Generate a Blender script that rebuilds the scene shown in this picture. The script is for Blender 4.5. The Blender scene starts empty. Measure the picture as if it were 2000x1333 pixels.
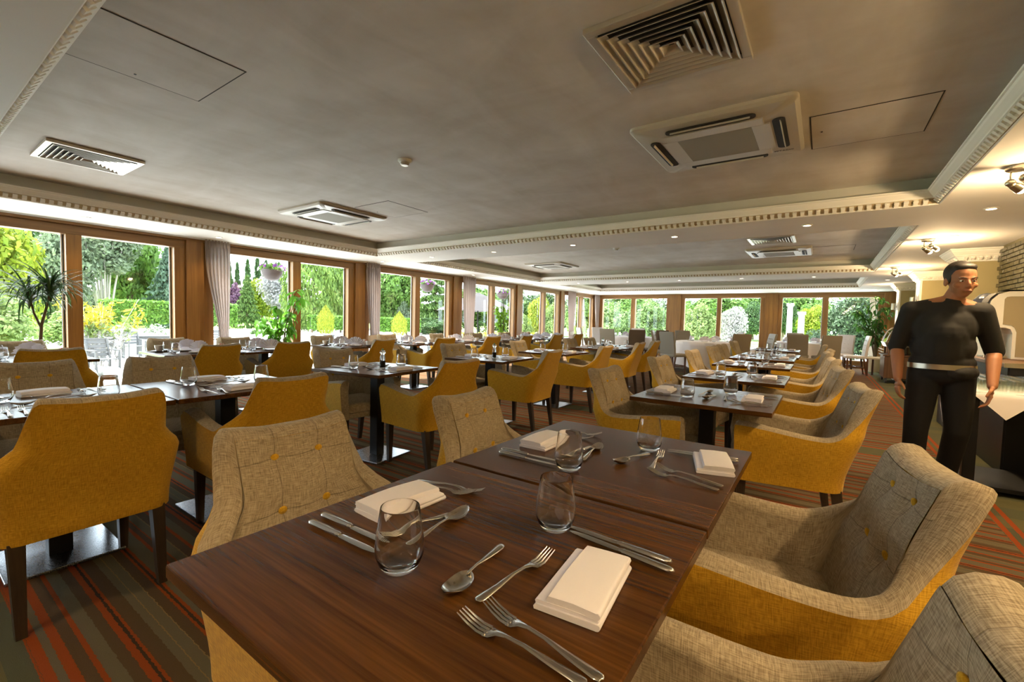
import bpy, bmesh, math, random
import numpy as np
from mathutils import Vector, Matrix, Euler
PI = math.pi
S = bpy.context.scene
C = S.collection
random.seed(7)

# ------------------------------------------------------------------ camera
cam_d = bpy.data.cameras.new('camera'); cam = bpy.data.objects.new('camera', cam_d); C.objects.link(cam)
S.camera = cam
cam_d.sensor_fit = 'HORIZONTAL'; cam_d.sensor_width = 36.0
cam_d.lens = 870.11/2000*36.0; cam_d.clip_start = 0.03; cam_d.clip_end = 400
def cam_matrix(yaw, pitch, roll, loc):
    cy, sy, cp, sp, cr, sr = math.cos(yaw), math.sin(yaw), math.cos(pitch), math.sin(pitch), math.cos(roll), math.sin(roll)
    f = Vector((sy*cp, cy*cp, sp)); r = Vector((cy, -sy, 0)); u = r.cross(f)
    r2 = cr*r+sr*u; u2 = -sr*r+cr*u
    m = Matrix((r2, u2, -f)).transposed().to_4x4(); m.translation = loc
    return m
cam.matrix_world = cam_matrix(math.radians(-34.8085), math.radians(-2.8264), math.radians(1.3948), Vector((0, 0, 1.21)))

# ------------------------------------------------------------------ sky, sun, exposure
W = bpy.data.worlds.new('sky'); S.world = W; W.use_nodes = True
bg = W.node_tree.nodes['Background']; bg.inputs[0].default_value = (0.80, 0.91, 1.0, 1); bg.inputs[1].default_value = 1.9
sun_d = bpy.data.lights.new('sun', 'SUN'); sun = bpy.data.objects.new('sun', sun_d); C.objects.link(sun)
sun_d.energy = 4.2; sun_d.angle = math.radians(3); sun_d.color = (1.0, 0.96, 0.88)
SUN_FROM = Vector((-0.50, -0.12, 0.84)).normalized()
sun.rotation_euler = SUN_FROM.to_track_quat('Z', 'Y').to_euler(); sun.location = (-10, -3, 18)
S.view_settings.view_transform = 'Standard'; S.view_settings.look = 'None'
S.view_settings.exposure = 2.5; S.view_settings.gamma = 1.0
try: S.view_settings.use_curve_mapping = False
except Exception: pass
cy_ = S.cycles
cy_.max_bounces = 12; cy_.diffuse_bounces = 6; cy_.glossy_bounces = 5; cy_.transmission_bounces = 10; cy_.transparent_max_bounces = 24
cy_.sample_clamp_indirect = 6.0; cy_.caustics_reflective = False; cy_.caustics_refractive = False
cy_.use_denoising = True
LAMP = (1.0, 0.70, 0.37)          # colour of the room's tungsten lamps
DOWN_W = 8.0; SPOT_W = 8.0; SCONCE_W = 6.0

# ------------------------------------------------------------------ node helpers
def mat(name, color=(.8,.8,.8), rough=.5, metal=0., spec=.5, **kw):
    m = bpy.data.materials.new(name); m.use_nodes = True
    b = m.node_tree.nodes['Principled BSDF']
    b.inputs['Base Color'].default_value = (*color, 1); b.inputs['Roughness'].default_value = rough
    b.inputs['Metallic'].default_value = metal; b.inputs['Specular IOR Level'].default_value = spec
    for k, v in kw.items():
        b.inputs[k.replace('_', ' ')].default_value = v
    return m
def nn(m, typ, ins=None, **props):
    n = m.node_tree.nodes.new(typ)
    for k, v in props.items(): setattr(n, k, v)
    for k, v in (ins or {}).items():
        if isinstance(v, bpy.types.NodeSocket): m.node_tree.links.new(v, n.inputs[k])
        else: n.inputs[k].default_value = v
    return n
def bsdf(m): return m.node_tree.nodes['Principled BSDF']
def link(m, a, b): m.node_tree.links.new(a, b)
def coords(m, scale=(1,1,1), kind='Object', rot=(0,0,0), loc=(0,0,0)):
    t = nn(m, 'ShaderNodeTexCoord')
    mp = nn(m, 'ShaderNodeMapping', {'Vector': t.outputs[kind], 'Scale': scale, 'Rotation': rot, 'Location': loc})
    return mp.outputs[0]
def noise(m, vec, scale=1., detail=3., rough=.5, dist=0.):
    return nn(m, 'ShaderNodeTexNoise', {'Vector': vec, 'Scale': scale, 'Detail': detail, 'Roughness': rough, 'Distortion': dist}).outputs['Fac']
def ramp(m, fac, stops, interp='LINEAR'):
    r = nn(m, 'ShaderNodeValToRGB', {'Fac': fac}); cr = r.color_ramp; cr.interpolation = interp
    while len(cr.elements) < len(stops): cr.elements.new(.5)
    for e, (p, c) in zip(cr.elements, stops):
        e.position = p; e.color = (*c, 1) if len(c) == 3 else c
    return r.outputs['Color']
def mathn(m, op, a, b=0., c=0.):
    n = m.node_tree.nodes.new('ShaderNodeMath'); n.operation = op
    for i, v in enumerate((a, b, c)):
        if isinstance(v, bpy.types.NodeSocket): link(m, v, n.inputs[i])
        else: n.inputs[i].default_value = v
    return n.outputs[0]
def mixc(m, fac, a, b, mode='MIX'):
    n = nn(m, 'ShaderNodeMix', data_type='RGBA', blend_type=mode)
    for i, v in ((0, fac), (6, a), (7, b)):
        if isinstance(v, bpy.types.NodeSocket): link(m, v, n.inputs[i])
        else: n.inputs[i].default_value = v if i == 0 else (*v, 1)
    return n.outputs[2]
def bump(m, h, strength=.3, dist=.01):
    b = nn(m, 'ShaderNodeBump', {'Height': h, 'Strength': strength, 'Distance': dist})
    link(m, b.outputs[0], bsdf(m).inputs['Normal'])
def basecol(m, sock): link(m, sock, bsdf(m).inputs['Base Color'])

# ------------------------------------------------------------------ materials
def linen(name, c1, c2, seams=False, uv=True):
    """crossed slubby threads; on the chairs they follow the cloth's own (u, v) stored with the mesh"""
    m = mat(name, c1, .92, spec=.2, Sheen_Weight=.1)
    if uv:
        at = nn(m, 'ShaderNodeAttribute', attribute_name='weave')
        def vec(sx, sy): return nn(m, 'ShaderNodeMapping', {'Vector': at.outputs['Vector'], 'Scale': (sx, sy, 1)}).outputs[0]
        n1 = noise(m, vec(34, 420), 1, 2); n2 = noise(m, vec(420, 34), 1, 2)
        s = mathn(m, 'MULTIPLY', mathn(m, 'ADD', n1, n2), .5)
    else: s = noise(m, coords(m, (300, 300, 300)), 1, 2)
    big = noise(m, coords(m, (5, 5, 5)), 1, 2)
    s2 = mathn(m, 'ADD', s, mathn(m, 'MULTIPLY', mathn(m, 'SUBTRACT', big, .5), .10))
    col = ramp(m, s2, [(.39, c2), (.61, c1)])
    h = s
    if seams:
        t = nn(m, 'ShaderNodeTexCoord'); sp = nn(m, 'ShaderNodeSeparateXYZ', {'Vector': t.outputs['Object']})
        ax = mathn(m, 'ABSOLUTE', sp.outputs[0])
        ln = None
        for src, p in ((sp.outputs[2], .795), (sp.outputs[2], .655), (ax, .066)):
            d = mathn(m, 'ABSOLUTE', mathn(m, 'SUBTRACT', src, p))
            k = mathn(m, 'MAXIMUM', mathn(m, 'SUBTRACT', 1., mathn(m, 'DIVIDE', d, .0022)), 0.)
            ln = k if ln is None else mathn(m, 'MAXIMUM', ln, k)
        inner = mathn(m, 'MULTIPLY', mathn(m, 'LESS_THAN', sp.outputs[1], -.12), mathn(m, 'LESS_THAN', ax, .175))
        ln = mathn(m, 'MULTIPLY', ln, inner)
        col = mixc(m, mathn(m, 'MULTIPLY', ln, .55), col, tuple(x*.35 for x in c2))
        h = mathn(m, 'SUBTRACT', s, mathn(m, 'MULTIPLY', ln, 1.2))
    basecol(m, col); bump(m, h, .35, .003)
    return m
def woodm(name, c1, c2, along=0, rough=.4, coat=0., fine=1., spec=.5, grain=1.):
    m = mat(name, c1, rough, spec=spec, Coat_Weight=coat, Coat_Roughness=.06)
    sc = [26*fine*grain]*3; sc[along] = 1.1*fine
    v = coords(m, sc)
    n = noise(m, v, 1, 5, .62, .35)
    sc2 = [150*fine]*3; sc2[along] = 6*fine
    n2 = noise(m, coords(m, sc2), 1, 2)
    s = mathn(m, 'ADD', mathn(m, 'MULTIPLY', n, .72), mathn(m, 'MULTIPLY', n2, .28))
    basecol(m, ramp(m, s, [(.34, c2), (.52, tuple((a+b)/2 for a, b in zip(c1, c2))), (.68, c1)]))
    bump(m, s, .12, .003)
    return m
def plaster(name, col, var=.05, scale=3., rough=.8):
    m = mat(name, col, rough, spec=.3)
    n = noise(m, coords(m, (scale,)*3), 1, 4)
    basecol(m, ramp(m, n, [(.3, tuple(x*(1-var) for x in col)), (.7, tuple(min(1, x*(1+var)) for x in col))]))
    return m
def leafm(name, c1, c2, trans=.45, rough=.45, K=1.):
    m = mat(name, c1, rough, spec=.25)
    g = nn(m, 'ShaderNodeNewGeometry')
    c1 = tuple(x*K for x in c1); c2 = tuple(x*K for x in c2)
    col = ramp(m, g.outputs['Random Per Island'], [(0., c2), (.55, c1), (1., tuple(min(1, x*1.35) for x in c1))])
    basecol(m, col)
    tr = nn(m, 'ShaderNodeBsdfTranslucent', {'Color': col})
    mx = nn(m, 'ShaderNodeMixShader', {0: trans, 1: bsdf(m).outputs[0], 2: tr.outputs[0]})
    link(m, mx.outputs[0], m.node_tree.nodes['Material Output'].inputs['Surface'])
    return m
def glowm(name, col, strength):
    m = bpy.data.materials.new(name); m.use_nodes = True
    b = bsdf(m); b.inputs['Emission Color'].default_value = (*col, 1); b.inputs['Emission Strength'].default_value = strength
    b.inputs['Base Color'].default_value = (.8, .8, .8, 1)
    return m

M = {}
M['yellow'] = linen('mustard_linen', (.62, .355, .024), (.37, .195, .009))
M['grey'] = linen('beige_linen', (.48, .395, .27), (.235, .185, .115))
M['grey_back'] = linen('beige_linen_with_seams', (.48, .395, .27), (.235, .185, .115), seams=True)
M['button'] = linen('mustard_button_linen', (.66, .40, .03), (.52, .29, .015), uv=False)
M['legwood'] = woodm('dark_leg_wood', (.055, .036, .022), (.022, .013, .008), 2, .4)
M['walnut'] = woodm('walnut_top', (.125, .050, .0115), (.034, .0115, .0025), 0, .24, .0, spec=.26, grain=2.2)
M['walnut_edge'] = woodm('walnut_edge', (.13, .06, .022), (.06, .026, .009), 0, .4, .1)
M['oak'] = woodm('oak_frame', (.32, .155, .036), (.18, .078, .015), 2, .42, fine=.6)
M['oak_y'] = woodm('oak_rail', (.28, .135, .032), (.15, .066, .013), 1, .42, fine=.6)
M['oak_x'] = woodm('oak_rail_far', (.34, .175, .045), (.19, .09, .02), 0, .42, fine=.6)
M['brownwood'] = woodm('brown_cabinet_wood', (.20, .095, .04), (.10, .045, .018), 2, .4)
M['blackmetal'] = mat('black_powdercoat', (.007, .007, .008), .42, spec=.3)
M['steelplate'] = mat('brushed_dark_steel', (.30, .31, .34), .28, 1.)
nz = noise(M['steelplate'], coords(M['steelplate'], (240, 240, 240)), 1, 2)
link(M['steelplate'], mathn(M['steelplate'], 'MULTIPLY_ADD', nz, .12, .22), bsdf(M['steelplate']).inputs['Roughness'])
M['cutlery'] = mat('stainless_cutlery', (.62, .60, .56), .16, 1.)
M['chrome'] = mat('chrome', (.75, .74, .72), .12, 1.)
M['nickel'] = mat('satin_nickel', (.50, .46, .38), .28, 1.)
M['napkin'] = mat('napkin_cotton', (.80, .785, .86), .85, spec=.2, Sheen_Weight=.2)
nz = noise(M['napkin'], coords(M['napkin'], (700, 700, 700)), 1, 1); bump(M['napkin'], nz, .12, .001)
M['fannapkin'] = mat('fan_napkin_cotton', (.74, .72, .80), .85, spec=.2)
M['cloth'] = mat('white_tablecloth', (.82, .78, .79), .85, spec=.2)
M['china'] = mat('white_china', (.82, .80, .78), .18)
M['saucer'] = mat('grey_saucer_china', (.20, .19, .19), .3)
m = M['glass'] = mat('clear_glass', (1, 1, 1), 0., Transmission_Weight=1., IOR=1.47)
M['acrylic'] = mat('clear_acrylic', (.97, .98, .97), .02, Transmission_Weight=1., IOR=1.46)
M['pepper'] = mat('peppercorns', (.035, .025, .018), .7)
M['greenknob'] = mat('green_knob', (.12, .25, .08), .4)
M['white'] = plaster('white_paint', (.80, .785, .74), .02)
M['soffit'] = plaster('soffit_paint', (.80, .79, .765), .025, 2)
M['recess'] = plaster('beige_recess', (.45, .36, .23), .03, 2)  # beige strip, darker than the white dentils before it
M['frieze'] = plaster('frieze_paint', (.50, .49, .43), .03, 2)
M['olive'] = plaster('olive_paint', (.34, .285, .145), .04, 4)
M['backwall'] = plaster('cream_paint', (.55, .48, .36), .03, 2)
m = M['ceil'] = mat('painted_ceiling', (.6, .55, .48), .75, spec=.3)
a1 = noise(m, coords(m, (1.1, 2.6, 1)), 1, 5, .6, .6); a2 = noise(m, coords(m, (3.2, 1.2, 1), loc=(4, 2, 0)), 1, 4, .6, .5)
s_ = mathn(m, 'ADD', mathn(m, 'MULTIPLY', a1, .5), mathn(m, 'MULTIPLY', a2, .5))
basecol(m, ramp(m, s_, [(.36, (.53, .475, .405)), (.5, (.60, .555, .495)), (.64, (.67, .63, .58))]))
M['gap'] = mat('dark_joint', (.03, .025, .02), .9)
M['acplastic'] = mat('aged_white_plastic', (.48, .44, .36), .4)
M['acgrille'] = mat('filter_grille', (.27, .25, .19), .7)
m = M['acgrille']; v = coords(m, (1, 1, 1)); w = nn(m, 'ShaderNodeTexWave', {'Vector': v, 'Scale': 45., 'Distortion': .3}, bands_direction='Y')
basecol(m, ramp(m, w.outputs['Fac'], [(.2, (.20, .185, .14)), (.8, (.34, .315, .25))]))
M['vent'] = mat('aluminium_vent', (.60, .56, .48), .35, .5)
M['black'] = mat('black_void', (.008, .007, .006), .7)
M['lampglow'] = glowm('lamp_glow', (1., .80, .50), 6.)
M['dayglow'] = glowm('downlight_glow', (1., .86, .62), 3.)
M['brick'] = mat('glazed_brick', (.16, .135, .075), .3)
m = M['brick']; oi = nn(m, 'ShaderNodeObjectInfo'); g_ = noise(m, coords(m, (30, 30, 30), kind='Generated'), .1, 3)
basecol(m, mixc(m, g_, ramp(m, oi.outputs['Random'], [(0, (.02, .018, .009)), (1, (.065, .056, .028))]), (.085, .075, .04))); bump(m, g_, .4, .01)
M['mortar'] = mat('mortar', (.15, .125, .07), .9)
M['curtain'] = mat('grey_curtain', (.44, .37, .335), .9, spec=.2, Sheen_Weight=.2)
m = M['curtain']; tr = nn(m, 'ShaderNodeBsdfTranslucent', {'Color': (.45, .38, .36, 1)})
mx = nn(m, 'ShaderNodeMixShader', {0: .22, 1: bsdf(m).outputs[0], 2: tr.outputs[0]}); link(m, mx.outputs[0], m.node_tree.nodes['Material Output'].inputs['Surface'])
M['tieback'] = mat('pale_tieback', (.60, .55, .50), .9)
m = M['pane'] = bpy.data.materials.new('window_glass'); m.use_nodes = True; nt = m.node_tree; nt.nodes.remove(bsdf(m))
gb = nn(m, 'ShaderNodeNewGeometry'); fr = nn(m, 'ShaderNodeFresnel', {'IOR': mathn(m, 'MULTIPLY_ADD', gb.outputs['Backfacing'], 1/1.3-1.3, 1.3)}); tp = nn(m, 'ShaderNodeBsdfTransparent', {'Color': (.97, .985, .975, 1)}); gl = nn(m, 'ShaderNodeBsdfGlossy', {'Roughness': 0.02, 'Color': (1, 1, 1, 1)})
mx = nn(m, 'ShaderNodeMixShader', {0: fr.outputs[0], 1: tp.outputs[0], 2: gl.outputs[0]}); link(m, mx.outputs[0], nt.nodes['Material Output'].inputs['Surface'])
m = M['thinglass'] = bpy.data.materials.new('thin_clear_glass'); m.use_nodes = True; m.node_tree.nodes.remove(bsdf(m))
gb = nn(m, 'ShaderNodeNewGeometry'); fr = nn(m, 'ShaderNodeFresnel', {'IOR': mathn(m, 'MULTIPLY_ADD', gb.outputs['Backfacing'], 1/1.6-1.6, 1.6)}); tp = nn(m, 'ShaderNodeBsdfTransparent', {'Color': (.96, .975, .965, 1)}); gl = nn(m, 'ShaderNodeBsdfGlossy', {'Roughness': 0.03, 'Color': (1, 1, 1, 1)})
mx = nn(m, 'ShaderNodeMixShader', {0: fr.outputs[0], 1: tp.outputs[0], 2: gl.outputs[0]}); link(m, mx.outputs[0], m.node_tree.nodes['Material Output'].inputs['Surface'])
M['alu'] = mat('white_aluminium_bead', (.75, .76, .78), .35)
M['rubber'] = mat('dark_gasket', (.03, .03, .035), .6)
M['taupe'] = mat('taupe_leatherette', (.27, .225, .165), .5)
M['browntop'] = mat('brown_leatherette', (.12, .085, .055), .5)
M['palechair'] = mat('pale_leatherette', (.56, .52, .50), .5)
M['chairleg'] = woodm('mahogany_leg', (.16, .06, .025), (.08, .03, .012), 2, .35)
M['pot'] = mat('cream_pot', (.62, .55, .40), .5)
M['soil'] = mat('potting_soil', (.03, .02, .012), 1.)
M['bark'] = woodm('bark', (.16, .12, .08), (.07, .05, .035), 2, .9)
M['palebark'] = woodm('pale_bark', (.36, .34, .30), (.22, .20, .18), 2, .9)
M['stem'] = mat('brown_stem', (.10, .07, .035), .8)
M['dracaena'] = leafm('dracaena_leaf', (.030, .075, .022), (.012, .035, .012), .2, .35)
M['ficus'] = leafm('ficus_leaf', (.10, .27, .025), (.03, .12, .015), .5)
M['ivy'] = leafm('ivy_leaf', (.22, .42, .04), (.08, .22, .02), .5)
M['darkleaf'] = leafm('dark_plant_leaf', (.05, .14, .02), (.02, .06, .012), .4)
# carpet: stripes across the room, olive bands, a double red border along the aisle
m = M['carpet'] = mat('striped_carpet', (.1, .07, .04), 1., spec=.05)
t = nn(m, 'ShaderNodeTexCoord'); wob = nn(m, 'ShaderNodeTexNoise', {'Vector': t.outputs['Object'], 'Scale': 60., 'Detail': 2.})
sp = nn(m, 'ShaderNodeSeparateXYZ', {'Vector': t.outputs['Object']})
yw = mathn(m, 'ADD', sp.outputs[1], mathn(m, 'MULTIPLY', mathn(m, 'SUBTRACT', wob.outputs['Fac'], .5), .012))
xw = mathn(m, 'ADD', sp.outputs[0], mathn(m, 'MULTIPLY', mathn(m, 'SUBTRACT', wob.outputs['Fac'], .5), .012))
BR, GR, RD, TN, DK = (.098, .063, .033), (.135, .118, .072), (.29, .06, .016), (.23, .155, .07), (.05, .034, .02)
OL = (.16, .155, .085)
f1 = mathn(m, 'FRACT', mathn(m, 'DIVIDE', mathn(m, 'ADD', yw, 10.01), .50))
st = ramp(m, f1, [(0, RD), (.042, DK), (.06, RD), (.082, BR), (.17, GR), (.22, TN), (.228, GR), (.30, TN), (.308, BR), (.38, RD), (.40, DK), (.42, RD), (.445, GR), (.56, RD), (.59, BR), (.64, RD), (.652, GR), (.73, TN), (.74, BR), (.82, RD), (.85, GR), (.93, BR)], 'CONSTANT')
def band(y0, y1, v):
    return mathn(m, 'MULTIPLY', mathn(m, 'GREATER_THAN', v, y0), mathn(m, 'LESS_THAN', v, y1))
pat = nn(m, 'ShaderNodeTexBrick', {'Vector': t.outputs['Object'], 'Scale': 1., 'Color1': (.125, .115, .05, 1), 'Color2': (.085, .09, .055, 1), 'Mortar': (.11, .105, .055, 1), 'Mortar Size': .0, 'Brick Width': .9, 'Row Height': .22})
col = st
for a, b in ((-.12, .282), (5.42, 5.72), (10.85, 11.15)):
    col = mixc(m, band(a, b, yw), col, pat.outputs['Color'])
for a in (.288, .338, 5.36, 5.74):
    col = mixc(m, band(a, a+.028, yw), col, RD)
side = mathn(m, 'GREATER_THAN', xw, .95)
col = mixc(m, side, col, pat.outputs['Color'])
for a in (.955, 1.02):
    col = mixc(m, band(a, a+.03, xw), col, RD)
pile = nn(m, 'ShaderNodeTexNoise', {'Vector': t.outputs['Object'], 'Scale': 420., 'Detail': 2.})
col = mixc(m, mathn(m, 'MULTIPLY', pile.outputs['Fac'], .5), col, mixc(m, .5, col, (.02, .015, .01)))
basecol(m, col); bump(m, pile.outputs['Fac'], .6, .006)

# ------------------------------------------------------------------ geometry helpers
class MB:
    def __init__(s): s.v = []; s.f = []; s.mi = []; s.cur = 0; s.X = Matrix.Identity(4)
    def add(s, vs, fs):
        o = len(s.v); X = s.X
        s.v += [tuple(X @ Vector(p)) for p in vs]; s.f += [tuple(i+o for i in f) for f in fs]; s.mi += [s.cur]*len(fs); return s
    def box(s, c, d, bev=0.):
        x, y, z = (q/2 for q in d); cx, cy, cz = c
        if bev <= 0:
            vs = [(cx+i*x, cy+j*y, cz+k*z) for i in (-1, 1) for j in (-1, 1) for k in (-1, 1)]
            return s.add(vs, [(0,1,3,2), (4,6,7,5), (0,4,5,1), (2,3,7,6), (0,2,6,4), (1,5,7,3)])
        bm = bmesh.new(); bmesh.ops.create_cube(bm, size=1, matrix=Matrix.Translation(c) @ Matrix.Diagonal((d[0], d[1], d[2], 1)))
        bmesh.ops.bevel(bm, geom=bm.edges[:], offset=min(bev, min(d)*.45), segments=2, profile=.5, affect='EDGES')
        bm.verts.index_update(); vs = [v.co.copy() for v in bm.verts]; fs = [[v.index for v in f.verts] for f in bm.faces]; bm.free()
        return s.add(vs, fs)
    def grid(s, rows, closeu=False, closev=False, cap0=False, cap1=False, flip=False):
        n, k = len(rows), len(rows[0]); vs = [p for r in rows for p in r]; fs = []
        for i in range(n if closev else n-1):
            for j in range(k if closeu else k-1):
                a, b, c, d = i*k+j, i*k+(j+1) % k, ((i+1) % n)*k+(j+1) % k, ((i+1) % n)*k+j
                fs.append((a, d, c, b) if flip else (a, b, c, d))
        if cap0: fs.append(tuple(range(k))[::-1] if not flip else tuple(range(k)))
        if cap1: fs.append(tuple((n-1)*k+j for j in range(k)) if not flip else tuple((n-1)*k+j for j in range(k))[::-1])
        return s.add(vs, fs)
    def lathe(s, prof, seg=24, c=(0,0,0), cap0=False, cap1=False):
        rows = [[(c[0]+r*math.cos(2*PI*j/seg), c[1]+r*math.sin(2*PI*j/seg), c[2]+z) for j in range(seg)] for r, z in prof]
        return s.grid(rows, closeu=True, cap0=cap0, cap1=cap1)
    def cyl(s, c, r, h, seg=16, r2=None):
        return s.lathe([(r, -h/2), (r if r2 is None else r2, h/2)], seg, c, True, True)
    def tube(s, pts, rad, seg=8, caps=True, flat=1.):
        pts = [Vector(p) for p in pts]; n = len(pts); rows = []
        rad = rad if isinstance(rad, (list, tuple)) else [rad]*n
        up = None
        for i, p in enumerate(pts):
            d = (pts[min(i+1, n-1)]-pts[max(i-1, 0)]).normalized()
            if up is None:
                up = Vector((0, 0, 1)) if abs(d.z) < .9 else Vector((1, 0, 0))
            a = d.cross(up).normalized(); b = a.cross(d).normalized(); up = b
            rows.append([p+(a*math.cos(2*PI*j/seg)+b*math.sin(2*PI*j/seg)*flat)*rad[i] for j in range(seg)])
        return s.grid(rows, closeu=True, cap0=caps, cap1=caps)
    def ball(s, c, r, seg=12, rings=8):
        r = r if isinstance(r, (tuple, list)) else (r, r, r)
        rows = [[(c[0]+r[0]*math.sin(a)*math.cos(2*PI*j/seg), c[1]+r[1]*math.sin(a)*math.sin(2*PI*j/seg), c[2]-r[2]*math.cos(a)) for j in range(seg)]
                for a in [PI*(i+.02)/(rings+.04) if 0 < i < rings else (.02 if i == 0 else PI-.02) for i in range(rings+1)]]
        return s.grid(rows, closeu=True, cap0=True, cap1=True)
    def prism(s, poly, axis, a, b):
        n = len(poly)
        def P(u, v, w): return {'x': (w, u, v), 'y': (u, w, v), 'z': (u, v, w)}[axis]
        vs = [P(u, v, a) for u, v in poly]+[P(u, v, b) for u, v in poly]
        return s.add(vs, [tuple(range(n))[::-1], tuple(range(n, 2*n))]+[(i, (i+1) % n, n+(i+1) % n, n+i) for i in range(n)])
    def mesh(s, name, mats, smooth=None):
        me = bpy.data.meshes.new(name); me.from_pydata(s.v, [], s.f)
        for x in (mats if isinstance(mats, (list, tuple)) else [mats]): me.materials.append(M[x] if isinstance(x, str) else x)
        if any(s.mi): me.polygons.foreach_set('material_index', s.mi)
        bm = bmesh.new(); bm.from_mesh(me); bmesh.ops.recalc_face_normals(bm, faces=bm.faces); bm.to_mesh(me); bm.free()
        if smooth is not None:
            me.polygons.foreach_set('use_smooth', [True]*len(me.polygons)); me.set_sharp_from_angle(angle=math.radians(smooth))
        me.update(); return me
def put(name, me, parent=None, loc=(0,0,0), rot=(0,0,0), scale=None, kind=None, label=None, cat=None, group=None):
    o = bpy.data.objects.new(name, me); C.objects.link(o); o.parent = parent
    o.location = loc; o.rotation_euler = rot if isinstance(rot, (tuple, list, Euler)) else (0, 0, rot)
    if scale is not None: o.scale = scale if isinstance(scale, (tuple, list)) else (scale,)*3
    if kind: o['kind'] = kind
    if label: o['label'] = label
    if cat: o['category'] = cat
    if group: o['group'] = group
    return o
def thing(name, label, cat, loc=(0,0,0), rz=0., group=None, kind=None, scale=None):
    return put(name, None, None, loc, (0, 0, rz), scale, kind, label, cat, group)
KINDS = {}
def spawn(kind, label, cat, loc, rz=0., group=None, scale=None, name=None):
    """A thing made of its own part objects; alike things share the meshes. KINDS[kind] = [(part, mesh, loc, rot, label, [sub-parts], kind)]"""
    root = thing(name or kind, label, cat, loc, rz, group, scale=scale)
    def rec(parts, par):
        for p in parts:
            nm, me, l, r, lb, subs = (list(p)+[None]*6)[:6]
            o = put(nm, me, par, l or (0,0,0), r or (0,0,0), label=lb, kind=(p[6] if len(p) > 6 else None))
            if subs: rec(subs, o)
    rec(KINDS[kind], root); return root
ORD = ['first', 'second', 'third', 'fourth', 'fifth', 'sixth', 'seventh', 'eighth', 'ninth', 'tenth']
def sst(a, b, x):
    t = min(1., max(0., (x-a)/(b-a))); return t*t*(3-2*t)
def lerp(a, b, t): return a+(b-a)*t
# ------------------------------------------------------------------ room shell
XL, XR, YF, YB, ZC, ZS = -7.5, 1.79, 16.7, -4.2, 2.48, 2.25
put('floor', MB().box(((XL+XR)/2, (YF+YB)/2, -.05), (XR-XL+.3, YF-YB+.3, .1)).mesh('floor', 'carpet'), kind='structure', label='striped brown, green and orange carpet floor of the restaurant')
put('ceiling', MB().box(((XL+XR)/2, (YF+YB)/2, ZC+.06), (XR-XL+.3, YF-YB+.3, .12)).mesh('ceiling', 'ceil'), kind='structure', label='mottled taupe painted ceiling in the recessed bays')
# dropped soffit: left, right strips, cross beams
CX0, CX1 = -6.49, .76
COF = [(.43, 5.12), (6.02, 10.6), (11.72, 14.71)]
sf = MB(); zc = (ZS+ZC+.02)/2; hz = ZC+.02-ZS
sf.box(((XL-.1+CX0)/2, (YF+YB)/2, zc), (CX0-XL+.1, YF-YB, hz)); sf.box(((CX1+XR)/2, (YF+YB)/2, zc), (XR-CX1, YF-YB, hz))
edges = [YB]+[v for c in COF for v in c]+[YF]
for i in range(0, len(edges), 2):
    sf.box(((CX0+CX1)/2, (edges[i]+edges[i+1])/2, zc), (CX1-CX0, edges[i+1]-edges[i], hz))
put('ceiling_soffit', sf.mesh('soffit', 'soffit'), kind='structure', label='cream dropped soffit and beams around the ceiling recesses')
# crown cornice round each recess: profile (out from face, height above soffit)
PROF = [(.0, 0.), (.010, 0.), (.015, .004), (.015, .010), (.011, .014), (.047, .052), (.056, .054), (.058, .062), (.068, .072), (.086, .092), (.092, .104), (.100, .108), (.100, .120), (.0, .124)]
dent = MB().prism([(-.017, -.021), (.017, -.021), (.013, -.004), (.017, .008), (.017, .021), (-.017, .021), (-.017, .008), (-.013, -.004)], 'y', -.0105, .0105).mesh('dentil', 'white')
ntrim = 0
def cornice(p0, p1, out, nm, lab, each, pitch=.062, zb=ZS, prof=PROF, dz=.039):
    """cornice along p0->p1 with its face turned to `out`; mitred ends; dentil blocks along its lower band"""
    p0, p1, out = Vector(p0), Vector(p1), Vector(out); d = (p1-p0).normalized(); L = (p1-p0).length
    rows = []
    for r, h in prof:
        rows.append([p0+out*r+d*r+Vector((0, 0, zb+h)), p1+out*r-d*r+Vector((0, 0, zb+h))])
    o = put(nm, MB().grid(rows, closev=True).mesh(nm, 'white'), kind='structure', label=lab)
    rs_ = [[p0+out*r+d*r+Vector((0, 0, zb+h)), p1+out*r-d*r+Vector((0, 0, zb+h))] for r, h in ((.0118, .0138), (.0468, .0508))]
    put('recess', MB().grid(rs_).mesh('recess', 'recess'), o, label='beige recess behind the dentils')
    n = int((L-.1)/pitch); rz = math.atan2(d.y, d.x)
    pos = [p0+d*(.05+pitch*(i+.5))+out*.0365+Vector((0, 0, zb+.0255)) for i in range(n)]; tl = -PI/4 if (Matrix.Rotation(rz, 3, 'Z') @ Vector((0, 1, 0))).dot(out) > 0 else PI/4
    if each:
        for q in pos: put('dentil', dent, o, q, (tl, 0, rz))
    else:
        b = MB(); Rz = Matrix.Rotation(rz, 4, 'Z') @ Matrix.Rotation(tl, 4, 'X')
        for q in pos: b.X = Matrix.Translation(q) @ Rz; b.box((0, 0, 0), (.032, .020, .042))
        put('dentils', b.mesh('dentils', 'white'), o, kind='stuff')
    return o
tn = 1
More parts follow.
